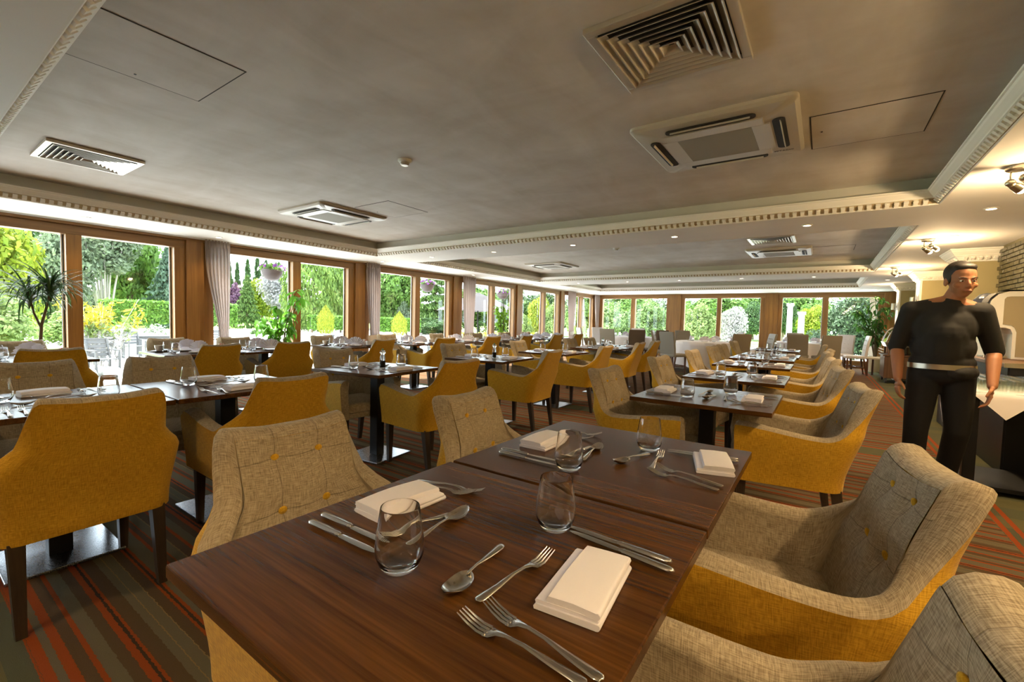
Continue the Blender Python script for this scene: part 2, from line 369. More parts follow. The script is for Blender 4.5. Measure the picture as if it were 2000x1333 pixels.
for i, (a, b) in enumerate(COF):
    nm = ['first', 'second', 'third'][i]
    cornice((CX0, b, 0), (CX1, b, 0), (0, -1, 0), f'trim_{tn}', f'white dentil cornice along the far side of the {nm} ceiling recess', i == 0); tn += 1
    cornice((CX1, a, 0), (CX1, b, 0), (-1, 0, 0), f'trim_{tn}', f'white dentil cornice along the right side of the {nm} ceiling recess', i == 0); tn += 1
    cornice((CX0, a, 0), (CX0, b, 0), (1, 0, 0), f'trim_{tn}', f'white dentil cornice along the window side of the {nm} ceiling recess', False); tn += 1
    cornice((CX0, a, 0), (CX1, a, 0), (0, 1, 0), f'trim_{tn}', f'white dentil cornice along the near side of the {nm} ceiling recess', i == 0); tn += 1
    fz = MB()   # grey-green frieze above the cornice
    for (c, s_) in (((CX0+.004, (a+b)/2, (ZS+.124+ZC)/2), (.008, b-a, ZC-ZS-.124)), ((CX1-.004, (a+b)/2, (ZS+.124+ZC)/2), (.008, b-a, ZC-ZS-.124)),
                    (((CX0+CX1)/2, a+.004, (ZS+.124+ZC)/2), (CX1-CX0, .008, ZC-ZS-.124)), (((CX0+CX1)/2, b-.004, (ZS+.124+ZC)/2), (CX1-CX0, .008, ZC-ZS-.124))):
        fz.box(c, s_)
    put(f'trim_{tn}', fz.mesh('frieze', 'frieze'), kind='structure', label=f'grey-green frieze band above the cornice of the {nm} recess'); tn += 1
# the near-side cornice of the first recess shows its dentils large at the top left of the view: built again one by one is not needed (same pieces)

# ---- window walls
def frame_parts(win, axis, pos, a, b, mids, z0=.12, zg=2.095, edge=.13, head='oak_y', depth=.16):
    """one bay of timber glazing between a and b along `axis`; mids = (start, end) spans of mullions"""
    def bx(c0, c1, z_0, z_1, th, off=0., bev=.004):
        m_ = MB(); c = (c0+c1)/2
        if axis == 'y': m_.box((pos+off, c, (z_0+z_1)/2), (th, c1-c0, z_1-z_0), bev)
        else: m_.box((c, pos+off, (z_0+z_1)/2), (c1-c0, th, z_1-z_0), bev)
        return m_
    put('head_rail', bx(a, b, zg, 2.205, depth).mesh('head', head), win)
    put('sill_rail', bx(a, b, 0, z0+.10, depth).mesh('sill', head), win)
    sp_ = [(a, a+edge)]+mids+[(b-edge, b)]
    for i, (s0, s1) in enumerate(sp_):
        put('jamb' if i in (0, len(sp_)-1) else 'mullion', bx(s0, s1, z0+.1, zg, depth).mesh('post', 'oak'), win)
    for i in range(len(sp_)-1):
        g0, g1 = sp_[i][1], sp_[i+1][0]
        put('pane', bx(g0-.01, g1+.01, z0+.09, zg+.01, .008, -.03 if axis == 'y' else .03, 0).mesh('pane', 'pane'), win)
        o_ = -.055 if axis == 'y' else .055
        put('glazing_bead', bx(g1-.026, g1-.010, z0+.10, zg, .012, o_*.7).mesh('bead', 'alu'), win, label='white metal glazing bead')
        put('gasket', bx(g1-.010, g1, z0+.10, zg, .012, o_*.7).mesh('gasket', 'rubber'), win)
wl = MB()
wl.box((XL-.06, (YF+YB)/2, (2.235+2.62)/2), (.12, YF-YB+.3, .385)); wl.box((XL-.06, (YF+YB)/2, -.02), (.12, YF-YB, .06))
put('wall_left', wl.mesh('wall_left', 'white'), kind='structure', label='wall strip above and below the left window row')
put('trim_31', MB().box((XL+.035, (YF+YB)/2, 2.225), (.19, YF-YB, .04), .004).mesh('fascia', 'oak_y'), kind='structure', label='oak fascia running above the left windows')
put('trim_32', MB().box((XL+.10, (YF+YB)/2, 2.243), (.09, YF-YB, .014)).box((XL+.16, (YF+YB)/2, 2.2465), (.02, YF-YB, .007)).mesh('curtain_track', 'alu'), kind='structure', label='white curtain track under the window-side soffit')
PIL = [-2.8, -.05, 2.66, 5.43, 8.21, 10.95, 13.62, 16.42]
MUL = [-1.45, 1.41, 4.18, 6.96, 9.74, 12.48, 15.22]
bays = [(-4.2, -2.8)]+[(PIL[i], PIL[i+1]) for i in range(7)]
for i in range(7):
    a, b = PIL[i]+.11, PIL[i+1]-.11
    wn = put(f'window_{i+1}', None, kind='structure', label=f'oak framed window pair along the left wall, {ORD[i]} bay')
    frame_parts(wn, 'y', XL, a, b, [(MUL[i]-.07, MUL[i]+.07)])
for i, y in enumerate(PIL):
    put(f'trim_{40+i}', MB().box((XL+.02, y, 1.11), (.20, .22, 2.22), .006).mesh('pillar', 'oak'), kind='structure', label=f'oak pillar between left window bays, {ORD[i]} along the wall')
put('trim_50', MB().box((XL, -3.55, 1.11), (.14, 1.28, 2.22)).mesh('pillar', 'oak'), kind='structure', label='oak panel closing the left wall behind the camera')
wf = MB().box(((XL+XR)/2, YF+.06, (2.235+2.62)/2), (XR-XL+.3, .12, .385)).box(((XL+XR)/2, YF+.06, -.02), (XR-XL, .12, .06))
put('wall_far', wf.mesh('wall_far', 'white'), kind='structure', label='wall strip above the far windows')
put('trim_51', MB().box(((XL+XR)/2, YF-.035, 2.225), (XR-XL, .19, .04), .004).mesh('fascia', 'oak_x'), kind='structure', label='oak fascia running above the far windows')
FW = [(-7.33, -4.58, [(-6.05, -5.89)]), (-4.2, -1.56, [(-3.01, -2.88)]), (-1.2, 1.42, [(-.02, .12)])]
for i, (a, b, ms) in enumerate(FW):
    wn = put(f'window_{i+8}', None, kind='structure', label=f'oak framed window pair in the far wall, {["left", "middle", "right"][i]} bay')
    frame_parts(wn, 'x', YF, a-.01, b, ms, head='oak_x')
for i, (a, b) in enumerate(((-7.45, -7.33), (-4.58, -4.2), (-1.56, -1.2), (1.42, 1.75))):
    put(f'trim_{52+i}', MB().box(((a+b)/2, YF-.03, 1.11), (b-a+.01, .22, 2.22), .006).mesh('pillar', 'oak'), kind='structure', label=f'broad oak pillar in the far window wall, {ORD[i]} from the left')

# ---- right wall, piers, back wall
put('wall_right', MB().box((XR+.06, (YF+YB)/2, 1.31), (.12, YF-YB+.3, 2.62)).mesh('wall_right', 'olive'), kind='structure', label='olive painted right wall')
put('wall_back', MB().box(((XL+XR)/2, YB-.06, 1.31), (XR-XL+.3, .12, 2.62)).mesh('wall_back', 'backwall'), kind='structure', label='cream wall behind the camera')
PIERS = [8.02, 10.85, 13.55]
CP = [(r*1.15, h*1.35) for r, h in PROF[1:-1]]
for i, y in enumerate(PIERS):
    pr = put(f'trim_{60+i}', MB().box(((1.44+XR)/2, y+.22, 1.125), (XR-1.44, .44, 2.25)).mesh('pier', 'olive'), kind='structure', label=f'olive wall pier on the right side, {ORD[i]} from the front')
    put('pier_lit_face', MB().box((1.425, y+.22, 1.05), (.03, .45, 2.1), .004).mesh('pier_lit_face', 'white'), pr, label='side face coloured white as if strongly lit')  # side of the olive pier whitened to stand for the wall lights' glow
    rows = []
    for r, h in [(0, 0)]+CP+[(0, CP[-1][1])]:
        rows.append([(XR, y-r, 2.08+h), (1.41-r, y-r, 2.08+h), (1.41-r, y+.44+r, 2.08+h), (XR, y+.44+r, 2.08+h)])
    cn = put('pier_cornice', MB().grid(rows).mesh('pier_cornice', 'white'), pr, label='white moulded capital')
    for k in range(5):
        put('dentil', dent, cn, (1.45+k*.068, y-.043, 2.08+.036), (PI/4, 0, 0))
    for k in range(6):
        put('dentil', dent, cn, (1.367, y+.03+k*.07, 2.08+.036), (-PI/4, 0, PI/2))
# glazed brick facing on the near part of the right wall
bf = put('trim_70', MB().box((XR-.012, 6.9, 1.75), (.024, 2.2, 1.0)).mesh('mortar', 'mortar'), kind='structure', label='brown glazed brick facing on the right wall above the counter')
brk = MB().box((0, 0, 0), (.03, .142, .044), .006).mesh('brick', 'brick')
for r in range(18):
    for k in range(14):
        y = 5.86+k*.152+(.076 if r % 2 else 0)
        if y > 7.93: continue
        put('brick', brk, bf, (XR-.032-random.random()*.008, y, 1.30+r*.052), (0, 0, random.uniform(-.03, .03)))
put('baseboard_right', MB().box((XR-.01, (YF+YB)/2, .05), (.02, YF-YB, .1)).mesh('baseboard', 'brownwood'), kind='structure', label='brown baseboard of the right wall')

# ------------------------------------------------------------------ ceiling fittings
gy = MB(); g = .30
panel = MB().box((0, 0, 0), (.588, .588, .004)).mesh('panel', 'ceil'); joint = MB().box((0, 0, 0), (.602, .602, .002)).mesh('joint', 'gap'); key = MB().cyl((0, 0, 0), .006, .003, 10).mesh('lock', 'black')
for (x, y, lab) in ((-2.86, .865, 'square flush access hatch in the ceiling at upper left, outlined in black'), (.175, 3.59, 'square flush access hatch in the ceiling right of the large air unit'),
                    (-4.29, 3.585, 'square flush access hatch in the ceiling beside the white air unit'), (.06, 8.95, 'small access hatch in the second ceiling recess')):
    t_ = thing('access_hatch', lab, 'ceiling hatch', (x, y, ZC))
    put('joint', joint, t_, (0, 0, -.001)); put('panel', panel, t_, (0, 0, -.0006)); put('lock', key, t_, (-.24, -.02, -.0035))
# air diffusers: seven nested square louvres
frm = MB()
for sx, sy, dx, dy in ((0, .2775, .595, .04), (0, -.2775, .595, .04), (.2775, 0, .04, .515), (-.2775, 0, .04, .515)): frm.box((sx, sy, -.012), (dx, dy, .024), .003)
frm = frm.mesh('vent_frame', 'vent'); backp = MB().box((0, 0, -.002), (.53, .53, .004)).mesh('backing', 'black')
lv = []
for k in range(7):
    a = .255-k*.035; b = max(a-.03, .001)
    m_ = MB()
    rows = [[(-a, -a, -.030), (a, -a, -.030), (a, a, -.030), (-a, a, -.030)], [(-b, -b, -.004), (b, -b, -.004), (b, b, -.004), (-b, b, -.004)]]
    b2 = max(b-.004, .0005); a2 = a-.005
    rows += [[(-b2, -b2, -.004), (b2, -b2, -.004), (b2, b2, -.004), (-b2, b2, -.004)], [(-a2, -a2, -.030), (a2, -a2, -.030), (a2, a2, -.030), (-a2, a2, -.030)]]
    lv.append(m_.grid(rows, closeu=True, closev=True).mesh('louvre', 'vent'))
KINDS['air_diffuser'] = [('vent_frame', frm), ('backing', backp)]+[('louvre', q) for q in lv]
for x, y, lab in ((-.625, 2.105, 'large square louvred air diffuser in the ceiling, nearest the camera'), (-5.115, 1.075, 'square louvred air diffuser in the ceiling near the left windows'), (-.675, 7.62, 'square louvred air diffuser in the second ceiling recess')):
    spawn('air_diffuser', lab, 'air vent', (x, y, ZC))
# cassette air conditioners
def rrect(a, b, r, z, n=5):
    out = []
    for cx, cy, a0 in ((a-r, b-r, 0), (-a+r, b-r, 90), (-a+r, -b+r, 180), (a-r, -b+r, 270)):
        for k in range(n+1):
            t = math.radians(a0+90*k/n); out.append((cx+r*math.cos(t), cy+r*math.sin(t), z))
    return out
body = MB().grid([rrect(.475, .475, .05, 0), rrect(.475, .475, .05, -.018), rrect(.455, .455, .045, -.034), rrect(.30, .30, .03, -.044)], closeu=True, cap1=True).mesh('cassette_body', 'acplastic', 30)
grl = MB().box((0, 0, -.046), (.44, .44, .008), .002).mesh('filter_grille', 'acgrille'); grf = MB()
for sx, sy, dx, dy in ((0, .27, .58, .10), (0, -.27, .58, .10), (.27, 0, .10, .44), (-.27, 0, .10, .44)): grf.box((sx, sy, -.047), (dx, dy, .006), .002)
grf = grf.mesh('grille_frame', 'acplastic')
slot = MB().grid([rrect(.26, .034, .03, -.0395), rrect(.26, .034, .03, -.0455)], closeu=True, cap1=True).mesh('air_slot', 'black')
vane = MB().box((0, 0, 0), (.46, .005, .024)).mesh('vane', 'acplastic')
KINDS['ceiling_air_conditioner'] = [('cassette_body', body), ('filter_grille', grl), ('grille_frame', grf)]
for k in range(4):
    q = Matrix.Rotation(k*PI/2, 4, 'Z') @ Vector((0, .365, 0))
    v2 = Matrix.Rotation(k*PI/2, 4, 'Z') @ Vector((0, .372, -.046))
    KINDS['ceiling_air_conditioner'] += [('air_slot', slot, tuple(q), (0, 0, k*PI/2)), ('vane', vane, tuple(v2), (math.radians(25), 0, k*PI/2))]
AC = [(-.64, 3.355, 'large square cassette air conditioner in the ceiling, nearest on the right'), (-5.14, 3.37, 'white cassette air conditioner in the ceiling near the left windows'),
      (-.67, 8.93, 'cassette air conditioner in the second ceiling recess, on the right'), (-5.20, 9.03, 'cassette air conditioner in the second recess, near the windows'),
      (-.70, 13.2, 'cassette air conditioner in the third ceiling recess, on the right'), (-5.2, 13.2, 'cassette air conditioner in the third recess, near the windows')]
for i, (x, y, lab) in enumerate(AC):
    r = spawn('ceiling_air_conditioner', lab, 'air conditioner', (x, y, ZC))
    if i < 2:
        cu = bpy.data.curves.new('maker_lettering', 'FONT'); cu.body = 'HITACHI'; cu.size = .030; cu.align_x = 'CENTER'; cu.extrude = .0006
        tmp = bpy.data.objects.new('tmp', cu); C.objects.link(tmp); bpy.context.view_layer.update()
        me = bpy.data.meshes.new_from_object(tmp.evaluated_get(bpy.context.evaluated_depsgraph_get())); bpy.data.objects.remove(tmp)
        me.materials.clear(); me.materials.append(M['gap'])
        if i == 0: put('lettering', me, r, (.36, .335, -.044), (PI, 0, 0), label='dark raised maker lettering')
        else: put('lettering', me, r, (-.30, .33, -.043), (PI, 0, PI/2), label='dark raised maker lettering')
# smoke detector
KINDS['smoke_detector'] = [('base', MB().lathe([(.055, 0), (.055, -.012), (.045, -.02)], 24, cap1=True).mesh('base', 'white', 40)), ('sensor', MB().lathe([(.034, -.018), (.036, -.036), (.028, -.044), (.004, -.046)], 20, cap1=True).mesh('sensor', 'vent', 40))]
spawn('smoke_detector', 'round smoke detector in the middle of the near ceiling', 'smoke detector', (-2.85, 2.51, ZC))
spawn('smoke_detector', 'round smoke detector in the second ceiling recess', 'smoke detector', (-3.0, 7.4, ZC))

# ------------------------------------------------------------------ lights
ring = MB().lathe([(.033, -.001), (.034, -.008), (.048, -.004), (.05, 0)], 24).mesh('trim_ring', 'white', 40)
bulb = MB().lathe([(.033, -.004), (.0005, -.0045)], 20, cap1=True).mesh('lamp', 'dayglow')
KINDS['downlight'] = [('trim_ring', ring), ('lamp', bulb)]
def spot(name, loc, d, watt, size=110, col=LAMP, parent=None, rad=.03, blend=.6):
    l = bpy.data.lights.new(name, 'SPOT'); l.energy = watt; l.spot_size = math.radians(size); l.spot_blend = blend; l.color = col; l.shadow_soft_size = rad
    o = bpy.data.objects.new(name, l); C.objects.link(o); o.parent = parent; o.location = loc
    o.rotation_euler = Vector(d).to_track_quat('-Z', 'Y').to_euler(); return o
DL = [(-6.95, .1, 'w'), (-6.95, 1.43, 'w'), (-6.95, 2.79, 'w'), (-6.95, 4.16, 'w'), (-6.95, 5.60, 'w'), (-6.95, 6.95, 'w'), (-6.95, 8.3, 'w'), (-6.95, 9.7, 'w'), (-6.95, 11.1, 'w'),
      (-5.6, 5.56, 'a'), (-4.25, 5.56, 'a'), (-2.87, 5.54, 'a'), (-1.51, 5.54, 'a'), (-.18, 5.53, 'a'), (1.13, 5.47, 'a'),
      (-5.6, 11.2, 'b'), (-4.2, 11.2, 'b'), (-2.9, 11.2, 'b'), (-1.55, 11.2, 'b'), (-.2, 11.3, 'b'), (1.14, 6.88, 'r'), (1.13, 9.8, 'r'), (1.1, 12.5, 'r'), (1.13, 15.6, 'r'), (1.13, 4.1, 'r'), (1.13, 2.7, 'r'), (1.13, 1.2, 'r'), (1.13, -.3, 'r'), (-.5, -.8, 'n'), (-2.2, -.8, 'n'), (.6, -2.2, 'n'), (-1.2, -2.2, 'n'),  # near-aisle and behind-camera downlights are unseen, added for warm light
      (-6., 16.0, 'f'), (-3.5, 16.0, 'f'), (-1.2, 16.0, 'f')]
cnt = {}
RN = dict(w='soffit along the left windows', a='first cross beam', b='second cross beam', r='soffit over the right aisle', n='added unseen run behind the camera', f='soffit by the far windows')
for x, y, k in DL:
    i = cnt[k] = cnt.get(k, -1)+1
    r = spawn('downlight', f'small round recessed downlight, {ORD[i]} in the {RN[k]}', 'downlight', (x, y, ZS), group='recessed downlights')
    spot('bulb', (0, 0, -.02), (0, 0, -1), DOWN_W*(1.25 if k in 'rna' else .35), 120, LAMP, r)
# twin spotlight fittings
hd = Vector((.75, .30, -.55)).normalized()
def spot_head(b):
    b.tube([(0, 0, 0), hd*.03, hd*.07], [.018, .026, .030], 14); return b
KINDS['twin_spotlight'] = [('base', MB().lathe([(.06, 0), (.06, -.02), (.052, -.026)], 24, cap1=True).mesh('base', 'nickel', 40))]
for s_, dz in ((-.03, -.10), (.03, -.075)):
    st_ = MB().cyl((s_, 0, (dz-.02)/2), .006, -dz-.02, 10).ball((s_, 0, dz), .026, 14, 10).mesh('arm', 'nickel', 40)
    h_ = MB(); h_.X = Matrix.Translation((s_, .01, dz)); spot_head(h_)
    gl_ = MB(); gl_.X = Matrix.Translation(Vector((s_, .01, dz))+hd*.0705); gl_.ball((0, 0, 0), .026, 12, 8)
    KINDS['twin_spotlight'] += [('arm', st_), ('spot_head', h_.mesh('spot_head', 'nickel', 40), None, None, None, [('bulb', gl_.mesh('bulb', 'lampglow', 60))])]
for i, (x, y) in enumerate(((.965, 4.16), (.955, 7.03), (.96, 9.96), (.96, 1.2), (.96, -1.8))):
    r = spawn('twin_spotlight', f'nickel twin spotlight with lit lamps on the right soffit, {ORD[i]} one', 'spotlight', (x, y, ZS), 0, 'ceiling spotlights')
    pl = bpy.data.lights.new('bulb_light', 'POINT'); pl.energy = SPOT_W; pl.color = LAMP; pl.shadow_soft_size = .035; po = bpy.data.objects.new('bulb_light', pl); C.objects.link(po); po.parent = r; po.location = Vector((.0, .01, -.09))+hd*.13
# wall lights on the piers
for i, y in enumerate(PIERS[1:]):
    t_ = thing('wall_light', f'metal cylinder wall light on the {ORD[i+1]} right pier, lit up and down', 'wall light', (1.41, y+.20, 1.72))
    put('shade', MB().lathe([(.036, -.075), (.036, .075), (.030, .075), (.030, -.075)], 18, (-.07, 0, 0)).mesh('shade', 'nickel', 40), t_)
    put('bracket', MB().cyl((-.02, 0, 0), .012, .05, 8).box((-.004, 0, 0), (.008, .06, .08)).mesh('bracket', 'nickel'), t_)
    put('lamp', MB().ball((-.07, 0, 0), .022).mesh('lamp', 'lampglow', 60), t_)
    spot('uplight', (-.07, 0, .085), (.12, 0, 1), SCONCE_W, 150, LAMP, t_, .03, 1.); spot('downbeam', (-.07, 0, -.085), (.12, 0, -1), SCONCE_W*.7, 150, LAMP, t_, .03, 1.)
# ------------------------------------------------------------------ tub armchair (faces +Y, origin on the floor between the feet)
def u_path(n=97):
    """plan of the shell's outer face, left arm front -> back -> right arm front: (x, y, nx, ny, wb) with wb = 1 on the back"""
    W_, F_, B_, r = .296, .285, -.268, .092
    segs = [(F_-(B_+r)), r*PI/2, 2*(W_-r), r*PI/2, (F_-(B_+r))]; T = sum(segs); out = []
    for i in range(n):
        s = T*i/(n-1)
        if s <= segs[0]: p = (-W_, F_-s, -1, 0)
        elif s <= segs[0]+segs[1]:
            a = (s-segs[0])/r; p = (-W_+r-r*math.cos(a), B_+r-r*math.sin(a), -math.cos(a), -math.sin(a))
        elif s <= sum(segs[:3]): p = (-W_+r+(s-segs[0]-segs[1]), B_, 0, -1)
        elif s <= sum(segs[:4]):
            a = (s-sum(segs[:3]))/r; p = (W_-r+r*math.sin(a), B_+r-r*math.cos(a), math.sin(a), -math.cos(a))
        else: p = (W_, B_+r+(s-sum(segs[:4])), 1, 0)
        arm = segs[0]; d = min(s, T-s)
        out.append((*p, d, arm, segs[1]))
    return out
UP = u_path(); ZB = .335
def top_h(d, arm, cor):
    u = min(1., max(0., (d-(arm-.06))/(.06+.86*cor)))
    t = 1-(1-u**2.5)**1.7
    base = .658-.042*sst(.0, arm-.02, d)
    mid = -.012*sst(arm+cor*.8, arm+cor+.14, d)
    return lerp(base, .885, t)+mid
def shell_pt(p, z, inset=0.):
    x, y, nx, ny, d, arm, cor = p
    wb = max(sst(arm-.12, arm+cor*.5, d), sst(.635, .70, z))
    x, y = x-nx*inset, y-ny*inset
    k = (z-ZB)/.30
    sx = lerp(.925, 1., sst(0, 1, k)) if k < 1 else 1.
    sx *= lerp(1., .785, sst(.615, .715, z))*(1+.03*sst(.74, .885, z))
    y -= wb*.135*max(0., (z-.40)/.48)**1.25
    y += (1-wb)*-.012*(1-min(1, k)) + wb*.02*(1-min(1., k))
    return (x*sx, y, z)
BTN = [(-.066, .795), (.066, .795), (-.066, .655), (.066, .655)]
def make_chair():
    outer, rim, inner = MB(), MB(), MB()
    rows = []; rr = []; ri = []
    NZ = 12; NI = 18
    for p in UP:
        h = top_h(p[4], p[5], p[6]); wb = sst(p[5]-.10, p[5]+p[6]*.6, p[4]); th = lerp(.072, .082, wb)
        rows.append([shell_pt(p, lerp(ZB, h-.012, j/NZ)) for j in range(NZ+1)])
        rr.append([shell_pt(p, h-.012), shell_pt(p, h-.002, th*.12), shell_pt(p, h+.004, th*.35), shell_pt(p, h+.004, th*.7), shell_pt(p, h-.006, th*.93), shell_pt(p, h-.022, th)])
        col = []
        for j in range(NI+1):
            z = lerp(h-.022, .40, j/NI); q = shell_pt(p, z, th); x, y, _ = q
            if wb > .2:
                dd = 0.; wq = sst(.3, .95, wb)
                for bx_, bz in BTN:
                    r2 = (x-bx_)**2+(z-bz)**2; dd += .017*math.exp(-r2/(.030**2))+.008*math.exp(-r2/(.07**2))
                y -= dd*wq
                y += wq*.014*math.exp(-((x)/.16)**2-((z-.72)/.16)**2)
            col.append((x, y, z))
        ri.append(col)
    outer.grid(rows)
    rim.grid(rr); rim.grid(ri)
    # front faces of the two arms
    for k in (0, -1):
        a = rows[k]; b = rr[k]; c = [shell_pt(UP[k], z, .07) for z in (ZB, .40)] ; c2 = ri[k]
        poly = [a[0]]+a[1:]+b[1:]+c2[1:]+[c[0]]
        mid = (sum(q[0] for q in poly)/len(poly), UP[k][1]+.012, sum(q[2] for q in poly)/len(poly))
        n = len(poly); rim.add(poly+[mid], [(i, (i+1) % n, n) for i in range(n)])
    def weave(me, uvs):
        at = me.attributes.new('weave', 'FLOAT_VECTOR', 'POINT'); uvs = list(uvs)+[(v.co.x+3, v.co.z, 0) for v in me.vertices[len(uvs):]]
        at.data.foreach_set('vector', [c for q in uvs for c in q]); return me
    def gridw(rows, v0=0., us=None):
        out = []; u = 0.; pv = None
        for i, r in enumerate(rows):
            mid_ = Vector(r[len(r)//2])
            if pv is not None: u += (mid_-pv).length
            pv = mid_; v = v0; q = None
            for p in r:
                p = Vector(p)
                if q is not None: v += (p-q).length
                q = p; out.append((u, v, 0))
        return out
    planar = lambda me: weave(me, [(v.co.x, v.co.y+v.co.z*.7, 0) for v in me.vertices])
    parts = [('shell', weave(outer.mesh('shell', 'yellow', 60), gridw(rows)), None, None, 'mustard outer cover'), ('lining', weave(rim.mesh('lining', 'grey_back', 60), gridw(rr, 7.)+gridw(ri, 7.1)), None, None, 'beige inner cover with stitched seams')]
    # seat cushion and front rail
    s = MB(); rows = []
    for z, e in ((.385, -.012), (.39, 0), (.43, .004), (.452, -.006), (.463, -.03)):
        rows.append(rrect(.220+e, .248+e, .05, z))
    s.grid(rows, closeu=True, cap0=True); cr = [[(x*k, y*k, .463+.012*(1-k*k)) for x, y, _ in rrect(.190, .218, .05, 0)] for k in (1, .75, .5, .25, .02)]
    s.grid(cr, closeu=True, cap1=True); s.v = [(x, y+.035, z) for x, y, z in s.v]
    parts.append(('seat', planar(s.mesh('seat', 'grey', 45))))
    parts.append(('seat_rail', planar(MB().box((0, .02, .362), (.43, .50, .05), .012).mesh('seat_rail', 'grey', 45))))
    # underside lining
    un = MB(); bot = [shell_pt(p, ZB) for p in UP]; un.add([(x*.985, y*.985, z+.004) for x, y, z in bot], [tuple(range(len(bot)))])
    parts.append(('underside', un.mesh('underside', 'gap')))
    bm_ = MB().ball((0, 0, 0), (.0125, .0065, .0125), 14, 8).mesh('button', 'button', 80)
    for bx_, bz in BTN:
        best = min(((abs(q[0]-bx_)+abs(q[2]-bz), q) for col in ri[30:-30] for q in col))[1]
        parts.append(('button', bm_, (bx_, best[1]+.003, bz), (math.radians(-14), 0, 0), 'mustard covered button'))
    fl = MB().grid([[(-.024, -.024, .345), (.024, -.024, .345), (.024, .024, .345), (-.024, .024, .345)], [(-.015, -.015, 0), (.015, -.015, 0), (.015, .015, 0), (-.015, .015, 0)]], closeu=True, cap0=True, cap1=True).mesh('front_leg', 'legwood')
    bl = MB().grid([[(-.024, -.024+.05, .345), (.024, -.024+.05, .345), (.024, .024+.05, .345), (-.024, .024+.05, .345)], [(-.015, -.015, 0), (.015, -.015, 0), (.015, .015, 0), (-.015, .015, 0)]], closeu=True, cap0=True, cap1=True).mesh('rear_leg', 'legwood')
    for sx in (-1, 1):
        parts.append(('leg', fl, (sx*.222, .235, 0))); parts.append(('leg', bl, (sx*.215, -.262, 0)))
    KINDS['armchair'] = parts
make_chair()
BT = .395      # distance from chair origin to the outer top of the back
def rowchairs(side, items, face, labels, group):
    for i, (bx_, y, tw) in enumerate(items):
        rz = (-PI/2 if face > 0 else PI/2)-math.radians(tw)          # (bx_, y) is the middle of the back's top edge
        spawn('armchair', labels(i), 'armchair', (bx_-BT*math.sin(rz), y+BT*math.cos(rz), 0), rz, group)
# (x of the back's top edge, y, twist in degrees)
RA = [(-1.36, .72, 2), (-1.31, 1.49, -3), (-1.29, 2.98, 5), (-1.33, 4.38, 7), (-1.345, 5.78, 2), (-1.36, 7.08, 4), (-1.37, 7.90, 4), (-1.46, 9.68, 4)]
RB = [(.255, .67, -9), (.275, 1.49, -11), (.245, 3.15, -9), (.185, 4.42, -10), (.15, 5.68, -8), (.115, 7.05, -7), (.15, 7.86, -4), (.09, 9.6, 0)]
RC = [(-2.225, .50, -2), (-2.25, 1.26, 1), (-2.26, 2.60, 5), (-2.33, 4.18, -4), (-2.32, 5.60, -2), (-2.34, 7.02, -3), (-2.38, 7.95, -1)]
RD_ = [(-3.95, .55, 2), (-3.90, 1.18, 8), (-3.85, 2.52, 5), (-3.88, 4.22, 5), (-3.86, 5.65, -3), (-3.80, 7.25, 2), (-3.74, 7.95, 0)]
RE = [(-5.05, .82, 4), (-4.97, 2.02, -7), (-5.02, 2.80, 5), (-5.0, 4.10, -6), (-4.97, 5.30, 8), (-4.95, 6.55, 5), (-4.88, 7.6, -2), (-4.95, 9.0, 3), (-4.92, 10.0, 3)]
RF = [(-6.46, .80, 0), (-6.43, 2.0, -6), (-6.36, 2.72, 4), (-6.43, 4.0, -8), (-6.45, 5.28, 2), (-6.40, 6.48, -6), (-6.36, 7.68, 0), (-6.35, 8.75, 6), (-6.45, 9.85, -6)]
rowchairs('A', RA, 1, lambda i: f'beige button-back tub armchair, {ORD[i]} from the front, left of the right table row', 'armchairs left of the right table row')
rowchairs('B', RB, -1, lambda i: f'beige and mustard tub armchair, {ORD[i]} from the front, on the aisle at far right', 'armchairs along the aisle')
rowchairs('C', RC, -1, lambda i: f'mustard-backed tub armchair, {ORD[i]} from the front, right of the middle table row', 'armchairs right of the middle table row')
rowchairs('D', RD_, 1, lambda i: f'beige button-back tub armchair, {ORD[i]} from the front, left of the middle table row', 'armchairs left of the middle table row')
rowchairs('E', RE, -1, lambda i: f'mustard-backed tub armchair, {ORD[i]} from the front, right of the window table row', 'armchairs right of the window table row')
rowchairs('F', RF, 1, lambda i: f'grey-looking tub armchair, {ORD[i]} from the front, backed against the left windows', 'armchairs by the left windows')

# ------------------------------------------------------------------ pedestal tables
def make_table(w=.75, d=.75):
    top = MB().box((0, 0, .7475), (w, d, .025), .003)
    me = top.mesh('tabletop', ['walnut'])
    return [('tabletop', me), ('column', MB().box((0, 0, .37), (.085, .085, .72), .004).mesh('column', 'blackmetal')),
            ('top_plate', MB().box((0, 0, .731), (.34, .34, .008)).mesh('top_plate', 'blackmetal')),
            ('base_plate', MB().box((0, 0, .008), (.41, .41, .012), .003).mesh('base_plate', 'steelplate'), None, None, 'flat steel foot plate')]
KINDS['dining_table'] = make_table(.752, .738)
TZ = .76
TR = [(-.56, .655, 0), (-.56, 1.405, 0), (-.565, 2.985, 0), (-.59, 4.30, 0), (-.63, 5.78, 0), (-.65, 7.02, 0), (-.63, 7.80, 0), (-.69, 9.5, 0)]
TM = [(-3.04, .50, 0), (-3.04, 1.25, 0), (-3.14, 2.49, 7), (-3.12, 4.06, 6), (-3.12, 5.55, 2), (-3.08, 7.05, 0), (-3.08, 7.82, 0)]
TW = [(-5.72, .80, 0), (-5.72, 2.02, 0), (-5.70, 2.78, 0), (-5.75, 4.02, 0), (-5.72, 5.28, 0), (-5.70, 6.5, 0), (-5.64, 7.62, 0), (-5.65, 8.9, 0), (-5.68, 9.9, 0)]
